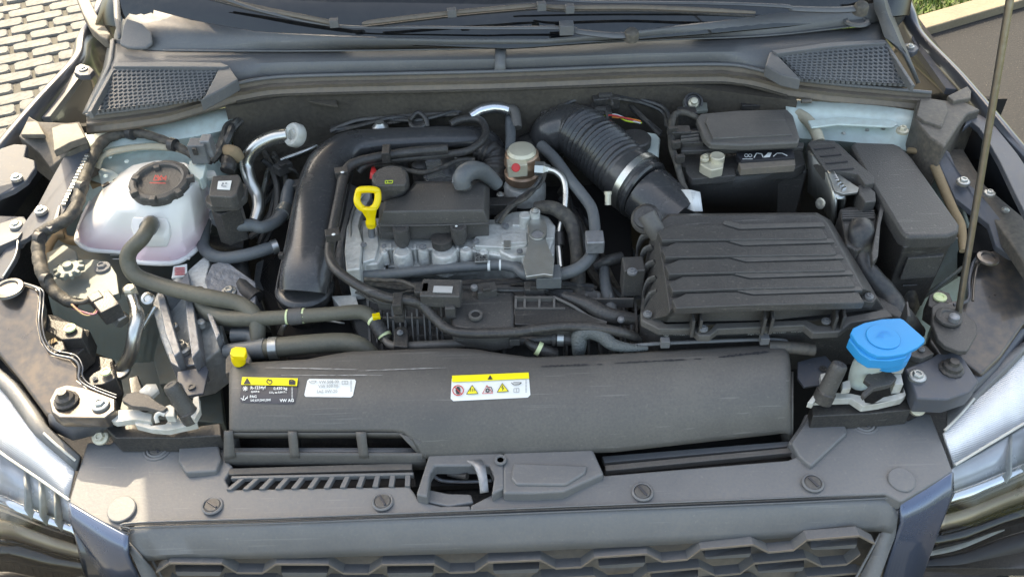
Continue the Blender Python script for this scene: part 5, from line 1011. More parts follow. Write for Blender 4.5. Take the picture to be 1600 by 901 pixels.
# purge valve box
pv = thing('valve_box', 'small square black box with a white coded sticker right of the coolant tank', 'valve', (352, 330, .88))
slab('valve_flange', [(322, 306), (330, 300), (378, 284), (386, 290), (384, 306), (370, 319), (330, 322), (320, 315)], .955, .012, M['engine_plastic'], pv, bevel=.003)
slab('valve_cover', [(332, 274), (373, 272), (377, 280), (370, 303), (362, 308), (326, 306), (328, 290)], .975, .022, M['engine_plastic'], pv, bevel=.004)
slab('valve_body', [(330, 315), (375, 308), (375, 325), (345, 335), (330, 330)], .94, .06, M['black_plastic'], pv)
slab('coded_sticker', [(341, 283), (362, 282), (359, 296), (339, 295)], .9765, .0012, M['label_white'], pv, bevel=0)
mapped_poly('print', [rect(347, 286, 350, 289), rect(352, 286, 355, 288), rect(348, 291, 354, 292.5), rect(346, 289, 348, 292)], lambda u, v: P(u, v, .977), M['faded_ink'], pv, off=.0008)
tube('valve_neck', [(355, 268, .94), (358, 256, .945), (352, 248, .94)], [11, 11, 9], M['black_plastic'], pv, rf=lambda t, l: 1 + .08 * math.sin(l * 900))
for u in (345, 352): box('valve_rib', P(u - 8, 314, .958), (.002, .012, .012), M['engine_plastic'], pv)
tag(tube('elbow_connector', [(335, 338, .905), (341, 334, .91), (352, 334, .91)], [10, 11, 9], M['grey_hose'], rf=lambda t, l: 1 + .06 * math.sin(l * 800)), 'grey ribbed elbow under the black valve box', 'hose')
gp = thing('grey_plug', 'grey square sensor plug standing behind the coolant tank', 'connector', (314, 245, .95))
box('plug_body', P(312, 236, .985), (.026, .022, .034), M['grey_plastic'], gp, bevel=.003); box('plug_window', P(305, 237, .995), (.007, .003, .012), M['black_plastic'], gp, bevel=.001)
box('plug_latch', P(325, 228, .99), (.016, .02, .03), M['cast_dark'], gp, bevel=.003)
tag(slab('white_clip', [(318, 265), (335, 266), (339, 274), (326, 278), (318, 276)], .955, .006, M['white_plastic'], None), 'small white clip between the tank and the black valve box', 'clip')
wires('black taped wiring bunch behind the coolant tank', [(330, 250, .94), (345, 230, .95), (355, 205, .955), (370, 190, .955), (392, 175, .95)], 6, 6, ['tape', 'rubber', 'engine_plastic'], 6)
tag(tube('tan_cover', [(352, 236, .945), (366, 240, .95), (376, 250, .94)], [10, 12, 8], M['tan_foam']), 'tan foam piece behind the black valve box', 'foam')
lm = thing('wiring_loom', 'thick black taped wiring loom arching along the left inner wing', 'wiring', (60, 440, .85))
tube('loom', [(305, 245, .95), (270, 225, .96), (235, 212, .965), (205, 207, .965), (178, 212, .965), (158, 224, .965), (142, 250, .96), (128, 290, .95), (118, 325, .94), (100, 345, .935), (75, 358, .93), (62, 368, .925), (60, 395, .915), (66, 425, .905), (80, 450, .89), (100, 468, .88), (120, 475, .875)], [6, 7, 7, 8, 8, 9, 9, 10, 10, 10, 10, 10, 10, 10, 10, 9, 8], M['tape'], lm, rf=lambda t, l: 1 + .05 * math.sin(l * 300) + .03 * math.sin(l * 1100), sub=10)
tube('loom_branch', [(98, 458, .88), (112, 470, .88), (128, 472, .88), (142, 466, .88)], 4, M['tape'], lm)
# lower-left clutter in dark hole
for (q, z, m, lb) in (([(62, 488), (88, 492), (130, 512), (128, 528), (96, 530), (62, 510)], .86, 'engine_plastic', 'dark plastic lamp mount with a pale ring at the left'), ([(95, 540), (128, 512), (140, 515), (136, 540), (110, 562)], .84, 'black_plastic', 'black angled bracket beside the left lamp mount'), ([(75, 530), (98, 532), (102, 545), (84, 552), (70, 545)], .86, 'engine_plastic', 'small dark block near the left corner panel'),
                     ([(118, 575), (140, 552), (176, 560), (182, 590), (176, 616), (132, 600)], .80, 'black_plastic', 'black lamp housing edge at the lower left'), ([(138, 590), (146, 582), (160, 575), (176, 578), (180, 590), (160, 600), (140, 602)], .855, 'engine_plastic', 'black lobe shaped tab with a pale ring at lower left'), ([(200, 590), (215, 585), (225, 615), (205, 625)], .82, 'black_plastic', 'dark bracket behind the left bonnet stop')):
    o = slab('lamp_mount', q, z, .035, M[m], None, bevel=.003); tag(o, lb, 'bracket')
lathe('pale_ring', (109, 512, .866), [(9, -2), (9, 1), (5, 2), (4, 0), (1, 0)], M['pale_ring'], bpy.data.objects['lamp_mount']); lathe('pale_ring', (165, 580, .862), [(8, -2), (8, 1), (5, 2), (4, 0), (1, 0)], M['pale_ring'], bpy.data.objects['lamp_mount.004'])
bolt(148, 591, .858, 4, bpy.data.objects['lamp_mount.004'], 'cast_dark')
lathe('chip_label', (83, 532, .863), [(7, 0), (1, .6)], M['tan_foam'], bpy.data.objects['lamp_mount.002'], seg=4)
tag(slab('steel_plate', [(277, 580), (322, 572), (326, 578), (318, 614), (292, 618), (284, 600), (276, 596)], .84, .004, M['rail_paint'], None), 'small grey steel plate with a hole left of the air guide', 'bracket')
lathe('grommet', (299, 604, .842), [(6, -1), (6, 1.5), (3.5, 1.5), (3, 0), (1, 0)], M['guide_plastic'], bpy.data.objects['steel_plate'], seg=18)
tp = thing('bleed_tap', 'small yellow bleed tap at the left end of the air guide', 'tap', (372, 560, .87))
slab('tap_grip', [(361, 544), (368, 541), (384, 542), (385, 550), (382, 557), (364, 556), (359, 552)], .895, .008, M['yellow'], tp, bevel=.002); lathe('tap_body', (373, 562, .878), [(10, -6), (11, 2), (10, 12), (7, 14), (1, 14)], M['yellow'], tp, seg=14)
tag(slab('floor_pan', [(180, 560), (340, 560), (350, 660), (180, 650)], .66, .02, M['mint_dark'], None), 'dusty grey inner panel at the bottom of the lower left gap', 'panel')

# ================================================================ INTAKE MANIFOLD
mf = thing('intake_manifold', 'ribbed black plastic intake manifold between the engine and the air guide', 'manifold', (770, 520, .78))
slab('manifold_body', [(540, 470, .84), (560, 446, .86), (700, 440, .87), (900, 440, .87), (960, 460, .86), (1000, 500, .84), (1000, 560, .80), (860, 560, .80), (600, 560, .80), (560, 530, .81)], 1, .08, M['engine_plastic'], mf, bevel=.008)
def fin(u0, v0, u1, v1, z0, z1, w=2.0, m='guide_plastic'):
    a, b = P(u0, v0, z0), P(u1, v1, z1); s = Vector((w * .0008, 0, 0)); d = Vector((0, 0, -.016))
    if abs(u1 - u0) > abs(v1 - v0): s = Vector((0, w * .0008, 0))
    vs = [a - s, a + s, b + s, b - s, a - s + d, a + s + d, b + s + d, b - s + d]
    return mk('fin', vs, [[0, 1, 2, 3], [4, 7, 6, 5], [0, 4, 5, 1], [1, 5, 6, 2], [2, 6, 7, 3], [3, 7, 4, 0]], M[m], mf, smooth=False)
for u in list(range(576, 1000, 19)):
    if 800 < u < 880: continue
    fin(u - 2, 462 + (u > 700) * -4, u + 3, 556, .882 if 600 < u < 960 else .865, .818)
for u in range(586, 700, 19): fin(u, 488, u + 3, 534, .872, .840, 1.2)
for u in range(884, 990, 17): fin(u, 500, u + 2, 548, .872, .835, 1.6)
for v, z in ((470, .878), (496, .860), (524, .84)): fin(590, v, 990, v - 4, z, z)
mp_ = slab('runner_dome', [(700, 462), (712, 446), (800, 440), (806, 470), (804, 515), (770, 520), (706, 512)], .885, .04, M['engine_plastic'], mf, bevel=.012, seg=3)
lathe('bolt_well', (743, 491, .892), [(11, -4), (11, 1), (8, 1.5), (6, 0), (5.5, -6), (1, -6)], M['guide_plastic'], mf, seg=24); lathe('well_hole', (743, 491, .893), [(6.5, 0), (1, .1)], M['deep_black'], mf, seg=20)
g_ = slab('grid_cover', [(804, 460), (868, 460), (905, 485), (950, 505), (930, 514), (804, 506)], .885, .02, M['black_plastic'], mf, bevel=.003)
for u in (806, 820, 843, 866): fin(u, 462, u - 1, 504, .892, .878)
for v in (464, 481, 498): fin(804, v, 866 + (v - 464), v, .892 - (v - 464) * .0003, .892 - (v - 464) * .0003)
tube('runner_edge', [(866, 464, .89), (895, 478, .888), (920, 494, .88), (948, 504, .875)], 2.5, M['guide_plastic'], mf)
tube('runner', [(880, 462, .885), (915, 474, .884), (950, 492, .878), (990, 498, .87)], [8, 12, 13, 10], M['black_plastic'], mf)
lathe('ball_stud', (741, 452, .90), [(5, 0), (6, 3), (5, 7), (2, 8)], M['cast_dark'], mf, seg=16); lathe('ball_stud', (970, 502, .88), [(4, 0), (6, 3), (5, 7), (2, 8)], M['cast_dark'], mf, seg=16)
ms = thing('pressure_sensor', 'black pressure sensor with a pale label standing on the manifold under the cylinder head', 'sensor', (695, 470, .88))
box('sensor_case', P(690, 458, .91), (.055, .035, .022), M['engine_plastic'], ms, rz=-.08, bevel=.004); box('sensor_label', P(692, 452, .9225), (.026, .012, .0015), M['pale_ink'], ms, rz=-.08, bevel=0)
box('sensor_nose', P(704, 478, .895), (.014, .03, .02), M['engine_plastic'], ms, bevel=.003); box('sensor_clip', P(660, 456, .912), (.02, .02, .018), M['black_plastic'], ms, bevel=.003)
tube('sensor_wire', [(655, 452, .912), (630, 440, .91), (600, 438, .905), (570, 436, .90)], 3.4, M['tape'], ms)
tag(slab('silver_flange', [(518, 462), (555, 460), (560, 476), (530, 478)], .86, .03, M['cast_alu'], None), 'small silver cast flange right of the intake pipe end', 'flange')
tag(slab('block_casting', [(430, 395), (446, 380), (452, 420), (440, 470), (425, 470), (395, 440), (400, 410)], .80, .1, M['cast_dark'], None, bevel=.005), 'dark cast engine side left of the intake pipe', 'casting')
q = thing('quick_coupling', 'black quick coupling with a silver ring above the middle of the air guide', 'connector', (860, 530, .86))
tube('coupling', [(800, 531, .855), (840, 530, .858), (866, 528, .86), (900, 530, .86)], [8, 9, 10, 11], M['black_plastic'], q); band(q, (871, 528, .86), (881, 528.5, .86), 12.5, 'zinc', 'silver_ring'); band(q, (862, 528, .86), (868, 528, .86), 12.5, 'black_plastic', 'ring')
tube('side_port', [(822, 532, .858), (835, 541, .856), (850, 548, .85), (866, 553, .84)], [6, 8, 10, 11], M['black_plastic'], q); band(q, (839, 543, .855), (845, 546, .853), 11.5, 'pale_ring', 'mark'); box('coupling_key', P(804, 529, .864), (.014, .016, .012), M['engine_plastic'], q)
o = tube('braided_hose', [(904, 556, .84), (905, 540, .86), (906, 524, .873), (920, 518, .878), (940, 524, .876), (958, 538, .872), (985, 543, .87), (1012, 544, .868)], [9, 12, 13, 12, 12, 10, 7, 3.5], M['braid'], None); tag(o, 'braided grey hose bending down behind the air guide', 'hose')

# ================================================================ INTAKE DUCT
du = thing('intake_duct', 'big black corrugated air intake hose running to the air filter box', 'air hose', (900, 240, .88))
tube('duct', [(850, 226, .90), (866, 208, .92), (896, 203, .93), (925, 222, .93), (955, 248, .925), (985, 276, .92), (1005, 296, .915)], [28, 35, 40, 43, 45, 46, 46], M['gloss_plastic'], du, seg=40, sub=22, rf=lambda t, l: 1 + (.042 * math.sin(t * 200) * min(1, max(0, (t - .36) * 20)) * min(1, max(0, (.82 - t) * 20))))
lathe('duct_cuff', (853, 224, .89), [(34, -6), (37, -4), (37, 3), (34, 5), (34, 12), (30, 14)], M['black_plastic'], du, ax=(.75, .35, .5), seg=44)
tube('cuff_stub', [(810, 240, .88), (830, 232, .885), (850, 224, .89)], [24, 26, 26], M['black_plastic'], du)
lathe('duct_ring', (1004, 296, .914), [(48, -5), (50, -3), (50, 2), (47, 5)], M['gloss_plastic'], du, ax=(.55, -.62, -.12), seg=48)
lathe('clamp', (993, 285, .917), [(49.5, -6), (51, -5.5), (51, 5.5), (49.5, 6)], M['alu_pipe'], du, ax=(.55, -.62, -.12), seg=48)
lathe('duct_neck', (1012, 304, .912), [(46, -4), (47, 4), (46, 12), (44, 50), (42, 75)], M['gloss_plastic'], du, ax=(.55, -.66, -.16), seg=44)
bx_ = lathe('clamp_screw', (950, 312, .93), [(5, -8), (5, 8), (6, 8), (6, 13), (1, 13)], M['cream_zinc'], du, ax=(0, .5, .8), seg=10)
lathe('flow_sensor', (1010, 342, .955), [(22, -14), (24, -6), (24, 2), (20, 5), (18, 5), (17, 14), (1, 15)], M['black_plastic'], du, ax=(-.25, -.55, .7), seg=32)
tube('sensor_stub', [(1010, 335, .965), (1018, 350, .955), (1030, 368, .94)], [15, 15, 15], M['guide_plastic'], du)

# ================================================================ AIR FILTER BOX
ab = thing('air_filter_box', 'large black air filter box with stepped ribs on its lid right of the engine', 'air filter box', (1190, 520, .80))
R0 = [(1026, 350, .955), (1046, 337, .958), (1160, 336, .96), (1272, 335, .958), (1290, 344, .955), (1316, 390, .952), (1350, 452, .946), (1200, 464, .944), (1067, 466, .944), (1046, 488, .94), (1040, 440, .945), (1030, 380, .95)]
R1 = [(1018, 360, .935), (1044, 334, .945), (1160, 333, .95), (1276, 332, .945), (1298, 344, .940), (1326, 390, .935), (1362, 455, .93), (1205, 470, .938), (1064, 473, .938), (1042, 494, .93), (1032, 445, .930), (1022, 385, .935)]
R2 = [(1006, 420, .88), (1030, 362, .89), (1160, 358, .89), (1290, 356, .89), (1325, 392, .89), (1350, 430, .89), (1382, 482, .90), (1205, 500, .905), (1042, 503, .905), (1012, 500, .90), (1004, 480, .89), (1004, 450, .885)]
rr_ = [[P(*q) for q in r] for r in (R0, R1, R2)]; vs = [p for r in rr_ for p in r]; n = 12
fs = [list(range(n - 1, -1, -1))] + [[j * n + i, j * n + (i + 1) % n, (j + 1) * n + (i + 1) % n, (j + 1) * n + i] for j in (0, 1) for i in range(n)]
lid = mk('box_lid', vs, [f for f in fs], M['engine_plastic'], ab, bevel=.003)
for k in range(5):
    a = 1028 + k * 5.5; v = 356 + k * 26.5; e = 1283 + k * 14.5; vb = v + 17
    slab('lid_step', [(a, v + 6), (a + 22, v - 4), (a + 100, v - 5 - k * .4), (a + 126, v + 3 - k), (e, v - k * 1.5), (e + 10, v + 16 - k * 1.5), (e - 4, vb - k * 1.6), (a + 130, vb + 1 - k), (a + 6, vb + 2)], .9625 - k * .0025, .012, M['engine_plastic'], lid, bevel=.0025)
    slab('lid_sheen_band', [(a + 104, v - 12 - k * .4), (a + 130, v - 6 - k), (e + 2, v - 9 - k * 1.5), (e + 7, v - 3 - k * 1.5), (a + 128, v + 1 - k), (a + 102, v - 7 - k * .4)], .9625 - k * .0025, .004, M['guide_plastic'], lid, bevel=.001)  # paler strip: sky sheen on the step risers put into its colour
for i in range(7):
    slab('front_rib', [(1080 + i * 56 - (i % 2) * 44, 478 - i * 1.3), (1083 + i * 56 - (i % 2) * 44, 478 - i * 1.3), (1087 + i * 56 - (i % 2) * 44, 502 - i * 1.4), (1082 + i * 56 - (i % 2) * 44, 502 - i * 1.4)], .928, .03, M['engine_plastic'], lid, bevel=.001, seg=1)
fl = slab('box_flange', [(1001, 487), (1012, 484), (1040, 505), (1085, 504), (1096, 516), (1108, 516), (1118, 504), (1260, 499), (1278, 508), (1300, 508), (1312, 496), (1384, 482), (1396, 494), (1330, 504), (1312, 518), (1270, 520), (1256, 508), (1122, 514), (1110, 524), (1092, 524), (1080, 513), (1030, 514), (1002, 500)], .905, .012, M['guide_plastic'], ab, bevel=.003)
for (u, v) in ((1012, 490), (1099, 513), (1291, 501), (1358, 463)): bolt(u, v, .911 if v > 480 else .93, 7, fl, 'cast_dark')
slab('lug', [(1344, 456), (1360, 452), (1371, 464), (1364, 472), (1348, 470)], .928, .012, M['engine_plastic'], fl)
slab('box_base', [(1000, 492), (1030, 508), (1200, 506), (1392, 490), (1420, 500), (1340, 400), (1010, 400)], .893, .10, M['engine_plastic'], ab, bevel=.005, taper=.97)
# print on the front face of the base
f0 = P(1030, 508, .893).y; fy_ = min(P(1100, 508, .893).y, P(1200, 506, .893).y)
def ABF(u, v):
    d = FW + RT * ((u - 800) / FPX) + UP * ((450.5 - v) / FPX); y = P(u, 508 - (u - 1030) * .008 - max(0, u - 1200) * .075, .893).y - .003
    return CP + d * ((y - CAMY) / d.y)
text('print', 'VWAG', 1121, 520, 7, ABF, M['pale_ink'], ab, off=0, bold=.01); text('print', '2Q0 129 607 1', 1168, 517, 4, ABF, M['pale_ink'], ab, off=0); text('print', '2Q0 129 620 1', 1168, 523, 4, ABF, M['pale_ink'], ab, off=0)
text('print', 'Houdcover 30/3/200 247', 1204, 514, 4, ABF, M['pale_ink'], ab, off=0, slope=-.05); text('print', 'Twi Prado     050 807 1', 1204, 521, 4, ABF, M['pale_ink'], ab, off=0, slope=-.05)
text('print', '>PP-T20<', 1052, 524, 3.6, ABF, M['pale_ink'], ab, off=0)
mapped_poly('emblem', ring(1041, 521, 4.5, .9) + stroke([(1038, 518), (1040, 524), (1041, 520), (1042, 524), (1044, 518)], .7), ABF, M['pale_ink'], ab, off=0)
text('print', '200041  AG', 1318, 509, 3.4, ABF, M['pale_ink'], ab, off=0, slope=-.08); text('print', '1Q0 129 607', 1318, 515, 3.4, ABF, M['pale_ink'], ab, off=0, slope=-.08)
# left side fins
for k, (u, v, z) in enumerate(((1004, 380, .93), (1008, 400, .925), (1012, 424, .92), (1014, 448, .915), (1016, 470, .91))):
    tube('side_fin', [(u + 12, v - 14, z + .01), (u, v - 8, z), (u - 8, v + 12, z - .02), (u - 8, v + 38, z - .045)], 2.4, M['engine_plastic'], ab, flat=2.5)
box('side_socket', P(988, 432, .90), (.03, .03, .05), M['engine_plastic'], ab, bevel=.004); bolt(988, 424, .925, 8, ab, 'cast_dark')
slab('lower_mount', [(1000, 520), (1200, 525), (1200, 545), (1000, 545)], .80, .05, M['black_plastic'], ab)

# ================================================================ BATTERY
bt = thing('battery', 'black car battery in a quilted jacket with a pale clamp terminal and a print label', 'battery', (1160, 330, .80))
slab('battery_case', [(1062, 262), (1070, 200), (1246, 196), (1262, 268)], .925, .12, M['engine_plastic'], bt, bevel=.005, taper=.98)
slab('battery_top', [(1066, 258), (1070, 218), (1246, 214), (1258, 256), (1240, 264), (1150, 266), (1147, 272), (1078, 276)], .94, .02, M['engine_plastic'], bt, bevel=.004)
skin('jacket', [[(1062, 272, .93), (1078, 280, .932), (1150, 276, .932), (1205, 272, .932), (1258, 258, .93)], [(1064, 290, .90), (1085, 300, .905), (1150, 296, .905), (1210, 288, .90), (1256, 280, .90)], [(1068, 330, .84), (1090, 334, .84), (1150, 334, .84), (1210, 334, .84), (1252, 330, .84)]], M['engine_plastic'], bt, n=40, cross=2, solid=.006)
cvt = slab('fuse_cover', [(1088, 186), (1094, 177), (1150, 172), (1230, 170), (1240, 180), (1250, 214), (1248, 222), (1160, 226), (1110, 224), (1099, 214)], .985, .012, M['guide_plastic'], bt, bevel=.006, seg=3)
slab('cover_inset', [(1102, 190), (1106, 181), (1224, 177), (1238, 210), (1114, 216)], .988, .004, M['guide_plastic'], cvt, bevel=.002)
slab('carrier', [(1064, 226), (1256, 222), (1256, 230), (1064, 236)], .964, .008, M['engine_plastic'], bt, bevel=.003)
slab('print_label', [(1150, 238), (1238, 233), (1242, 246), (1158, 252)], .962, .012, M['ink'], bt, bevel=.001)
LS = lambda u, v: P(u, v, .9625)
mapped_poly('print', ring(1166, 243.5, 2.6, 1) + ring(1172, 243.5, 2.6, 1) + stroke([(1178, 247), (1182, 240), (1190, 241), (1192, 246)], 1.4) + [[(1192, 247), (1200, 239), (1206, 239), (1203, 246)]] + stroke([(1208, 245), (1214, 240), (1222, 240), (1230, 244)], 1.2) + [rect(1160, 248.5, 1176, 249.4)], LS, M['label_white'], bt, off=.0006)
slab('brown_strip', [(1154, 254), (1242, 248), (1243, 258), (1158, 264)], .958, .012, M['seal_rubber'], bt, bevel=.001)
bolt(1205, 253, .953, 3.5, bt, 'cream_zinc')
tm = slab('terminal_clamp', [(1095, 242), (1104, 238), (1122, 240), (1132, 246), (1130, 262), (1112, 266), (1100, 260), (1094, 256)], .962, .016, M['cream_zinc'], bt, bevel=.003)
lathe('terminal_post', (1120, 250, .962), [(11.5, -2), (11.5, 8), (10, 9), (7, 8), (1, 8)], M['cream_zinc'], bt, seg=26); bolt(1101, 248, .966, 7, tm, 'cream_zinc', tall=1.6); bolt(1102, 259, .952, 5, tm, 'zinc', ax=(0, -1, .4))
slab('terminal_tray', [(1070, 258), (1148, 262), (1150, 274), (1082, 280), (1072, 270)], .945, .012, M['engine_plastic'], bt, bevel=.002)
for (u, v) in ((1072, 184), (1062, 214)): box('cover_lug', P(u, v, .965), (.03, .02, .03), M['black_plastic'], bt, bevel=.003)
slab('vent_louvre', [(1062, 205), (1090, 202), (1100, 222), (1066, 224)], .972, .01, M['black_plastic'], bt, bevel=.002)
for k in range(3): slab('louvre', [(1064, 207 + k * 5), (1092, 204 + k * 5), (1093, 206 + k * 5), (1064, 209.5 + k * 5)], .976, .005, M['guide_plastic'], bt, bevel=.0005)
cb = tag(tube('cable', [(1092, 186, .975), (1070, 176, .982), (1054, 180, .98), (1049, 200, .975), (1050, 230, .965), (1058, 256, .955), (1066, 285, .94), (1075, 305, .93), (1086, 336, .90)], [4.5, 5, 5.5, 5.5, 5.5, 5.5, 5, 5, 5], M['tape']), 'black ground cable looping down the left of the battery with a white tag', 'cable')
skin('white_tag', [[(1064, 296, .945), (1078, 296, .95), (1094, 300, .95)], [(1072, 326, .93), (1084, 330, .935), (1098, 330, .935)]], M['label_white'], cb, n=8, solid=.001)
mapped_poly('print', [rect(1080 + i * .3, 301 + i * 3, 1092 + i * .3, 302 + i * 3) for i in range(8)], lambda u, v: P(u, v, .9505 - (v - 296) * .0005), M['pale_ink'], cb, off=.001)
for k in range(3): box('cable_tie', P(1050 + k * 6, 204 + k * 22, .98 - k * .006), (.014, .008, .012), M['black_plastic'], cb, rz=.2)
gs = thing('ground_stud', 'cream and silver grommet stud on the bulkhead left of the battery cover', 'stud', (1083, 160, .97))
lathe('rubber_seat', (1083, 160, .965), [(15, -2), (15, 3), (12, 4), (11, 1), (1, 1)], M['rubber'], gs, ax=(0, -.6, .7)); lathe('stud_body', (1083, 162, .968), [(8, 0), (8, 4), (5.5, 6), (5.5, 11), (4, 12), (1, 12)], M['cream_zinc'], gs, ax=(0, -.5, .8), seg=20)
slab('stud_plate', [(1066, 150), (1084, 146), (1104, 150), (1106, 172), (1070, 176)], .962, .006, M['mint_dark'], gs)
tag(tube('black_pipe', [(1110, 150, .965), (1130, 148, .968), (1146, 142, .97), (1160, 148, .965), (1190, 165, .955)], 5, M['rubber']), 'thin black pipe on the bulkhead behind the battery cover', 'pipe')
tag(box('black_block', P(1180, 168, .96), (.05, .02, .02), M['black_plastic'], None), 'black bracket between the bulkhead and battery cover', 'bracket')
bf = thing('brake_reservoir', 'white brake fluid reservoir with a black cap carrying yellow green symbols', 'reservoir', (1005, 250, .90))
slab('reservoir_body', [(970, 208), (1000, 204), (1026, 208), (1032, 216), (1028, 262), (1012, 266), (980, 240)], .945, .06, M['pale_plastic'], bf, bevel=.006, seg=3)
lathe('reservoir_cap', (992, 222, .952), [(25, -4), (25, 7), (23, 9), (2, 9)], M['black_plastic'], bf, seg=40)
RS = lambda u, v: P(u, v, .9585)
mapped_poly('print', [[(975 + 7 * math.cos(a), 217.5 + 3.8 * math.sin(a)) for a in [i * .63 for i in range(10)]][:10]] and [[(982 + 7 * math.cos(-a), 217.5 + 3.8 * math.sin(-a)) for a in [i * .628 for i in range(10)]]] + stroke([(994, 214), (999, 211), (1004, 214.5)], 1.2) + stroke([(994, 218), (1005, 218), (1005, 221), (994, 221), (994, 218)], .9), RS, M['lime'], bf, off=.0008)
text('print', 'DOT 4', 988, 226, 3.5, RS, M['lime'], bf, off=.0008, bold=.03)

# ================================================================ FUSE BOX, CONTROL UNIT
fb_ = thing('fuse_box', 'tall black fuse box with a smooth slanted lid right of the battery', 'fuse box', (1440, 420, .80))
slab('box_body', [(1340, 232), (1412, 238), (1492, 352), (1488, 378), (1412, 386), (1396, 360)], .945, .13, M['black_plastic'], fb_, bevel=.004, taper=.92)
slab('box_lid', [(1330, 226), (1336, 221), (1396, 223), (1408, 228), (1426, 246), (1500, 350), (1499, 362), (1482, 368), (1420, 370), (1408, 362), (1360, 284)], .962, .024, M['engine_plastic'], fb_, bevel=.009, seg=4)
slab('lid_latch', [(1446, 374), (1460, 370), (1462, 380), (1448, 384)], .935, .02, M['guide_plastic'], fb_); slab('body_panel', [(1420, 384), (1478, 380), (1474, 400), (1418, 404)], .925, .04, M['engine_plastic'], fb_, bevel=.002)
tube('lid_bead', [(1410, 374, .94), (1430, 379, .938), (1470, 377, .938), (1496, 372, .94)], 1.8, M['guide_plastic'], fb_)
slab('box_foot', [(1400, 420), (1450, 414), (1456, 432), (1400, 440)], .86, .08, M['engine_plastic'], fb_)
tube('box_harness', [(1412, 424, .865), (1416, 442, .855), (1420, 462, .84), (1422, 480, .82)], [12, 11, 12, 14], M['tape'], fb_)
for q in ((1408, 428), (1420, 446)): tube('harness_tie', [(q[0] - 10, q[1], .872), (q[0] + 12, q[1] - 1, .87)], 1.5, M['rubber'], fb_)
cu_ = thing('control_unit', 'metal cased control unit in a black frame between the battery and the fuse box', 'control unit', (1320, 350, .84))
slab('black_frame', [(1262, 224), (1268, 219), (1302, 220), (1312, 226), (1350, 262), (1366, 276), (1366, 286), (1352, 288), (1340, 272), (1316, 268), (1290, 266), (1278, 250)], .968, .018, M['engine_plastic'], cu_, bevel=.002)
for k in range(4): slab('frame_score', [(1272 + k * 9, 232 + k * 11), (1304 + k * 10, 229 + k * 11), (1305 + k * 10, 230.5 + k * 11), (1273 + k * 9, 233.5 + k * 11)], .9695, .001, M['ink'], cu_, bevel=0)
slab('frame_leg', [(1340, 290), (1352, 286), (1368, 300), (1369, 314), (1352, 316), (1342, 302)], .962, .03, M['engine_plastic'], cu_, bevel=.003)
skin('metal_case', [[(1262, 236, .965), (1290, 268, .965), (1304, 308, .955)], [(1262, 300, .90), (1284, 320, .895), (1302, 362, .88)]], M['zinc'], cu_, n=8, solid=.004)
skin('metal_edge', [[(1292, 268, .966), (1304, 300, .957), (1306, 312, .952)], [(1302, 270, .966), (1317, 302, .955), (1318, 312, .95)], [(1300, 330, .91), (1309, 360, .885), (1308, 366, .88)]], M['zinc'], cu_, n=8, cross=1)
slab('bracket_plate', [(1293, 268), (1304, 267), (1322, 280), (1342, 293), (1340, 300), (1318, 303), (1304, 298)], .962, .004, M['zinc'], cu_, bevel=.001)
for k in range(5): slab('pressed_rib', [(1299 + k * 4, 274 + k * 4.5), (1305 + k * 4, 272 + k * 4.5), (1307 + k * 4, 275 + k * 4.5), (1301 + k * 4, 277 + k * 4.5)], .9645, .003, M['chrome'], cu_, bevel=.0006)
lathe('case_stamp', (1282, 318, .925), [(9, -1), (9, 1), (6, 1.5), (1, 1)], M['zinc'], cu_, ax=(-.8, -.4, .3))
slab('side_rail', [(1362, 280), (1370, 284), (1382, 305), (1384, 318), (1376, 350), (1372, 400), (1364, 410), (1362, 396), (1370, 350), (1376, 318), (1374, 308), (1362, 290)], .955, .012, M['engine_plastic'], cu_, bevel=.002)
cn = thing('harness_plug', 'black rubber booted plug with a thick cable below the control unit', 'connector', (1345, 380, .85))
slab('plug_head', [(1312, 326), (1328, 322), (1366, 325), (1371, 338), (1366, 380), (1340, 392), (1322, 382), (1316, 350)], .94, .04, M['engine_plastic'], cn, bevel=.005)
for k in range(4): slab('grip_rib', [(1316, 329 + k * 3.4), (1366, 328 + k * 3.4), (1367, 330 + k * 3.4), (1316, 331 + k * 3.4)], .945, .004, M['guide_plastic'], cn, bevel=.0006, seg=1)
tube('boot', [(1346, 350, .95), (1346, 362, .95), (1345, 385, .935), (1346, 400, .925)], [18, 20, 17, 12], M['rubber'], cn, flat=.7)
tube('cable', [(1346, 398, .925), (1352, 418, .915), (1368, 438, .905), (1388, 462, .89), (1402, 485, .88), (1412, 498, .87), (1430, 520, .84)], [13, 15, 16, 17, 17, 17, 16], M['rubber'], cn, rf=lambda t, l: 1 + .03 * math.sin(l * 260))
bolt(1324, 387, .93, 4, cn, 'label_white')

# ================================================================ WASHER FILLER and right bracket
wf = thing('washer_filler', 'bright blue angular washer fluid cap on a translucent white neck', 'washer filler', (1370, 590, .80))
slab('cap_top', [(1329, 520), (1333, 512), (1350, 504), (1378, 498), (1406, 496.5), (1412, 499), (1445, 528), (1445, 533), (1434, 542), (1414, 552), (1390, 556), (1372, 556), (1358, 550), (1340, 536)], .925, .006, M['blue_cap'], wf, bevel=.002, seg=3)
slab('cap_skirt', [(1326, 530), (1334, 516), (1350, 508), (1378, 502), (1408, 502), (1436, 530), (1420, 548), (1416, 558), (1392, 563), (1360, 562), (1344, 552)], .919, .016, M['blue_cap'], wf, bevel=.003)
lathe('cap_neck_ring', (1384, 545, .90), [(36, -14), (37, 4), (34, 6)], M['blue_cap'], wf, seg=40)
lathe('cap_boss', (1380, 526, .926), [(26, 0), (25, .9), (20, .7), (1, .5)], M['blue_cap'], wf, seg=40)
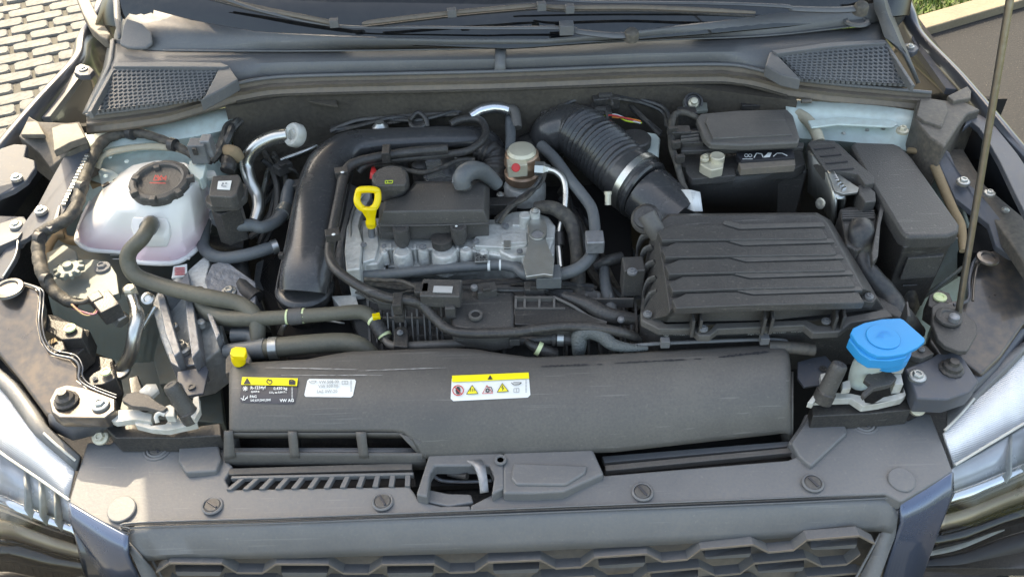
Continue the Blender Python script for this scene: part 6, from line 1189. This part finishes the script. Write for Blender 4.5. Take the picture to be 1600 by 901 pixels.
mapped_poly('print', stroke([(1370, 526), (1374, 519), (1386, 517), (1392, 522)], 1) + stroke([(1372, 523), (1382, 526)], 1) + stroke([(1378, 516), (1380, 524)], .8), lambda u, v: P(u, v, .928), mat('cap_print', (.0, .27, .70), .5, bump=0) , wf, off=.0006)
tube('filler_neck', [(1370, 556, .895), (1350, 574, .87), (1341, 598, .84)], [25, 19, 16], M['pale_plastic'], wf)
tube('cap_strap', [(1334, 534, .915), (1345, 548, .912), (1360, 556, .908)], 4, M['blue_cap'], wf, flat=.6)
def bracket_group(side, label):
    t = thing('lamp_bracket', label, 'bracket', (230, 655, .80) if side < 0 else (1365, 625, .80), 'white lamp adjusting brackets')
    return t
lb1 = bracket_group(-1, 'white plastic bracket with a dark lever left of the air guide')
slab('bracket_plate', [(174, 648), (182, 640), (214, 638), (222, 642), (238, 646), (236, 658), (212, 655), (180, 659), (173, 656)], .855, .01, M['white_plastic'], lb1, bevel=.002)
slab('bracket_plate', [(208, 656), (230, 657), (236, 664), (258, 662), (270, 648), (306, 652), (308, 662), (262, 672), (236, 670), (212, 664)], .850, .01, M['white_plastic'], lb1, bevel=.002)
slab('bracket_tab', [(258, 634), (266, 631), (273, 636), (272, 650), (258, 650)], .868, .012, M['white_plastic'], lb1, bevel=.002); tube('bracket_arc', [(246, 660, .86), (244, 650, .865), (250, 645, .868), (258, 648, .866)], 3.5, M['white_plastic'], lb1)
slab('bracket_tab', [(302, 620), (310, 618), (312, 640), (304, 655), (298, 650)], .865, .01, M['white_plastic'], lb1, bevel=.001)
slab('dark_lever', [(190, 625), (198, 614), (212, 611), (232, 616), (244, 626), (262, 636), (254, 643), (228, 636), (205, 634)], .872, .008, M['engine_plastic'], lb1, bevel=.002)
slab('base_tray', [(160, 662), (170, 650), (210, 660), (262, 672), (316, 664), (344, 660), (346, 680), (280, 684), (180, 684)], .83, .03, M['black_plastic'], lb1, bevel=.003)
tag(lathe('adjuster_knob', (234, 613, .862), [(14, -2), (14, 5), (11, 8), (4, 10), (1, 9)], M['white_plastic'], None, seg=18, bumps=lambda a, j: 1 + .08 * math.cos(a * 6)), 'white star shaped knob behind the left lever', 'knob')
def stop(u, v, lean, lb):
    t = thing('bonnet_stop', lb, 'bonnet stop', (u, v + 40, .80), 'rubber bonnet stops')
    c = P(u, v, .90); ax = (lean, .28, 1)
    lathe('rubber_post', c, [(14, -62), (13.5, -30), (13, -8), (12.5, -1), (10.5, 2), (5, 2), (4, 1), (1, 1)], M['engine_plastic'], t, ax=ax, seg=30); lathe('post_collar', c, [(16, -70), (16, -52), (14, -50)], M['black_plastic'], t, ax=ax, seg=30)
stop(267, 602, -.35, 'dusty rubber bonnet stop post at the left end of the air guide'); stop(1312, 570, .30, 'dusty rubber bonnet stop post left of the blue washer cap')
lb2 = bracket_group(1, 'white plastic bracket with a dark lever below the blue washer cap')
slab('bracket_plate', [(1272, 618), (1288, 612), (1330, 614), (1348, 618), (1352, 628), (1364, 630), (1380, 620), (1412, 612), (1412, 604), (1416, 616), (1410, 622), (1376, 630), (1348, 634), (1330, 622), (1274, 624)], .848, .012, M['white_plastic'], lb2, bevel=.002)
slab('bracket_tab', [(1358, 562), (1376, 562), (1380, 574), (1362, 576)], .878, .012, M['white_plastic'], lb2, bevel=.002); slab('bracket_tab', [(1394, 560), (1408, 560), (1414, 574), (1396, 574)], .878, .012, M['white_plastic'], lb2, bevel=.002)
slab('bracket_tab', [(1378, 560), (1388, 558), (1392, 565), (1380, 567)], .885, .010, M['white_plastic'], lb2, bevel=.002); slab('bracket_tab', [(1396, 580), (1408, 582), (1412, 600), (1398, 600)], .865, .02, M['white_plastic'], lb2, bevel=.002)
slab('bracket_tab', [(1282, 584), (1290, 582), (1290, 604), (1270, 630), (1262, 628), (1284, 600)], .855, .010, M['white_plastic'], lb2, bevel=.001); slab('bracket_tab', [(1316, 596), (1328, 592), (1330, 606), (1316, 608)], .868, .01, M['white_plastic'], lb2, bevel=.002)
slab('dark_lever', [(1355, 584), (1374, 578), (1392, 580), (1402, 590), (1392, 600), (1366, 606), (1350, 620), (1346, 614), (1360, 600), (1350, 592)], .878, .008, M['engine_plastic'], lb2, bevel=.002)
slab('base_tray', [(1268, 630), (1274, 622), (1348, 634), (1378, 628), (1420, 620), (1424, 640), (1360, 646), (1270, 650)], .83, .03, M['black_plastic'], lb2, bevel=.003)
tag(slab('steel_plate', [(1246, 565), (1270, 558), (1290, 555), (1300, 566), (1296, 586), (1282, 600), (1256, 604), (1246, 590)], .84, .004, M['rail_paint'], None), 'small grey steel plate with a hole right of the air guide', 'bracket')
lathe('grommet', (1286, 576, .842), [(6, -1), (6, 1.5), (3.5, 1.5), (3, 0), (1, 0)], M['black_plastic'], bpy.data.objects['steel_plate.001'], seg=18)
o = tag(slab('black_lug', [(1420, 545), (1432, 536), (1448, 540), (1460, 552), (1440, 560), (1424, 556)], .87, .01, M['engine_plastic'], None), 'black lug with a screw right of the blue washer cap', 'bracket'); bolt(1440, 545, .873, 5, o, 'cast_dark')
# ================================================================ PROP ROD
pr = thing('prop_rod', 'thin brown grey steel prop rod rising from the right corner panel out of frame', 'prop rod', (1496, 495, .87))
A = P(1496, 497, .878); B = P(1578, 0, 1.29); D = (B - A)
tube('rod', [A, A + D * .5, B, A + D * 2.05], .0044, M['rod'], pr, metric=True)
slab('pivot_plate', [(1456, 478), (1470, 470), (1490, 476), (1508, 488), (1526, 504), (1528, 520), (1512, 548), (1498, 548), (1478, 540), (1466, 530), (1456, 505)], .888, .008, M['engine_plastic'], pr, bevel=.003)
lathe('pivot_collar', (1482, 496, .892), [(20, -1), (20, 3), (15, 5), (12, 5), (10, 3), (1, 3)], M['engine_plastic'], pr, seg=32); lathe('pivot_joint', (1490, 498, .898), [(8, -2), (8, 6), (5, 8), (1, 8)], M['cast_dark'], pr, seg=16)
lathe('pale_ring', (1469, 464, .88), [(10, -2), (10, 1), (6, 2), (5, 0), (1, 0)], M['pale_ring'], slab('lamp_tab', [(1452, 460), (1468, 452), (1484, 458), (1490, 476), (1464, 486), (1450, 476)], .878, .03, M['black_plastic'], pr))

# tank min/max marks, warning mark and weld tabs
mapped_poly('level_mark', [rect(172, 398, 190, 399), rect(176, 404, 188, 405)], lambda u, v: P(u, v, .86), M['tank_white'], tk, off=.0)
for (u, v) in ((136, 384), (205, 401), (290, 402), (322, 362)): box('weld_tab', P(u, v, .868), (.014, .008, .004), M['tank_white'], tk)
# extra hose clamps, ties and tape bands
for nm, p, q, rr9, m9 in (('hose', (440, 335, .89), (446, 325, .89), 12.5, 'zinc'), ('hose', (425, 387, .87), (434, 384, .87), 11.5, 'zinc')):
    band(None, p, q, rr9, m9)
k9 = [o for o in bpy.data.objects if o.name.startswith('hose_clamp') and o.parent is None]
for o, l in zip(k9, ('silver clamp at the upper grey hose beside the intake pipe', 'silver clamp where the lower grey hose meets the intake pipe')): tag(o, l, 'hose clamp')
for (u, v, z) in ((270, 226, .962), (205, 208, .967), (128, 292, .952), (62, 372, .926), (72, 436, .90)):
    tube('tape_band', [(u - 4, v - 1, z), (u + 4, v + 1, z)], 10.5, M['rubber'], lm, sub=2)

# ---- more of what fills the gaps of the bay
gb_ = slab('gearbox_housing', [(880, 300), (960, 330), (1010, 420), (1000, 520), (930, 530), (880, 470), (860, 380)], .74, .2, M['cast_dark'], None, bevel=.01); tag(gb_, 'grey cast gearbox housing deep between the engine and the air filter box', 'gearbox')
for k in range(6): box('casting_rib', P(900 + k * 16, 360 + k * 24, .745), (.05, .006, .02), M['cast_dark'], gb_, rz=.5)
for (u, v) in ((905, 340), (960, 400), (975, 480)): bolt(u, v, .745, 8, gb_, 'cast_dark')
wires('dark hoses crossing deep between the grey hose and the air filter box', [(900, 330, .80), (930, 380, .80), (940, 430, .81), (985, 480, .81)], 5, 14, ['rubber', 'grey_hose', 'tape'], 6)
wires('black cables hanging left of the intake pipe behind the silver pipe', [(420, 240, .90), (440, 280, .88), (430, 330, .86), (400, 380, .84)], 6, 12, ['rubber', 'tape', 'guide_plastic'], 4.5)
wires('thin black lines above the battery side of the bulkhead', [(860, 175, .955), (900, 158, .96), (960, 150, .965), (1030, 170, .955), (1045, 200, .95)], 3, 4, ['rubber', 'tape'], 3)
wires('wiring strands between the turbo casting and the round holder', [(520, 205, .93), (560, 192, .94), (610, 188, .945), (660, 184, .95), (720, 176, .95)], 5, 5, ['rubber', 'tape', 'guide_plastic'], 3)
wires('wire strands lying over the intake manifold ribs', [(560, 450, .885), (600, 470, .885), (640, 462, .888), (700, 450, .885), (780, 448, .885), (860, 452, .88)], 4, 7, ['tape', 'rubber'], 2.4)
for (u, v, z, rz9, lb) in ((470, 290, .90, .3, 'black plug beside the upper left edge of the intake pipe'), (442, 262, .90, .8, 'silver topped black plug left of the intake pipe bend'), (835, 452, .885, 0, 'black clip block below the grey hose clip'), (760, 455, .89, .2, 'small black connector beside the manifold bolt well'), (905, 470, .87, .4, 'black bracket block where the taped hose ends')):
    o = box('plug', P(u, v, z), (.028, .018, .016), M['engine_plastic'], None, rz=rz9, bevel=.002); tag(o, lb, 'connector')
    box('plug_latch', P(u, v - 4, z + .010), (.012, .008, .006), M['black_plastic'], o, rz=rz9); tube('plug_lead', [(u + 8, v, z), (u + 22, v + 8, z - .01), (u + 30, v + 26, z - .04)], 3, M['tape'], o)
for nm in ('worn_edge', 'print.017', 'print.018'):
    if nm in bpy.data.objects: bpy.data.objects[nm]['kind'] = 'stuff'
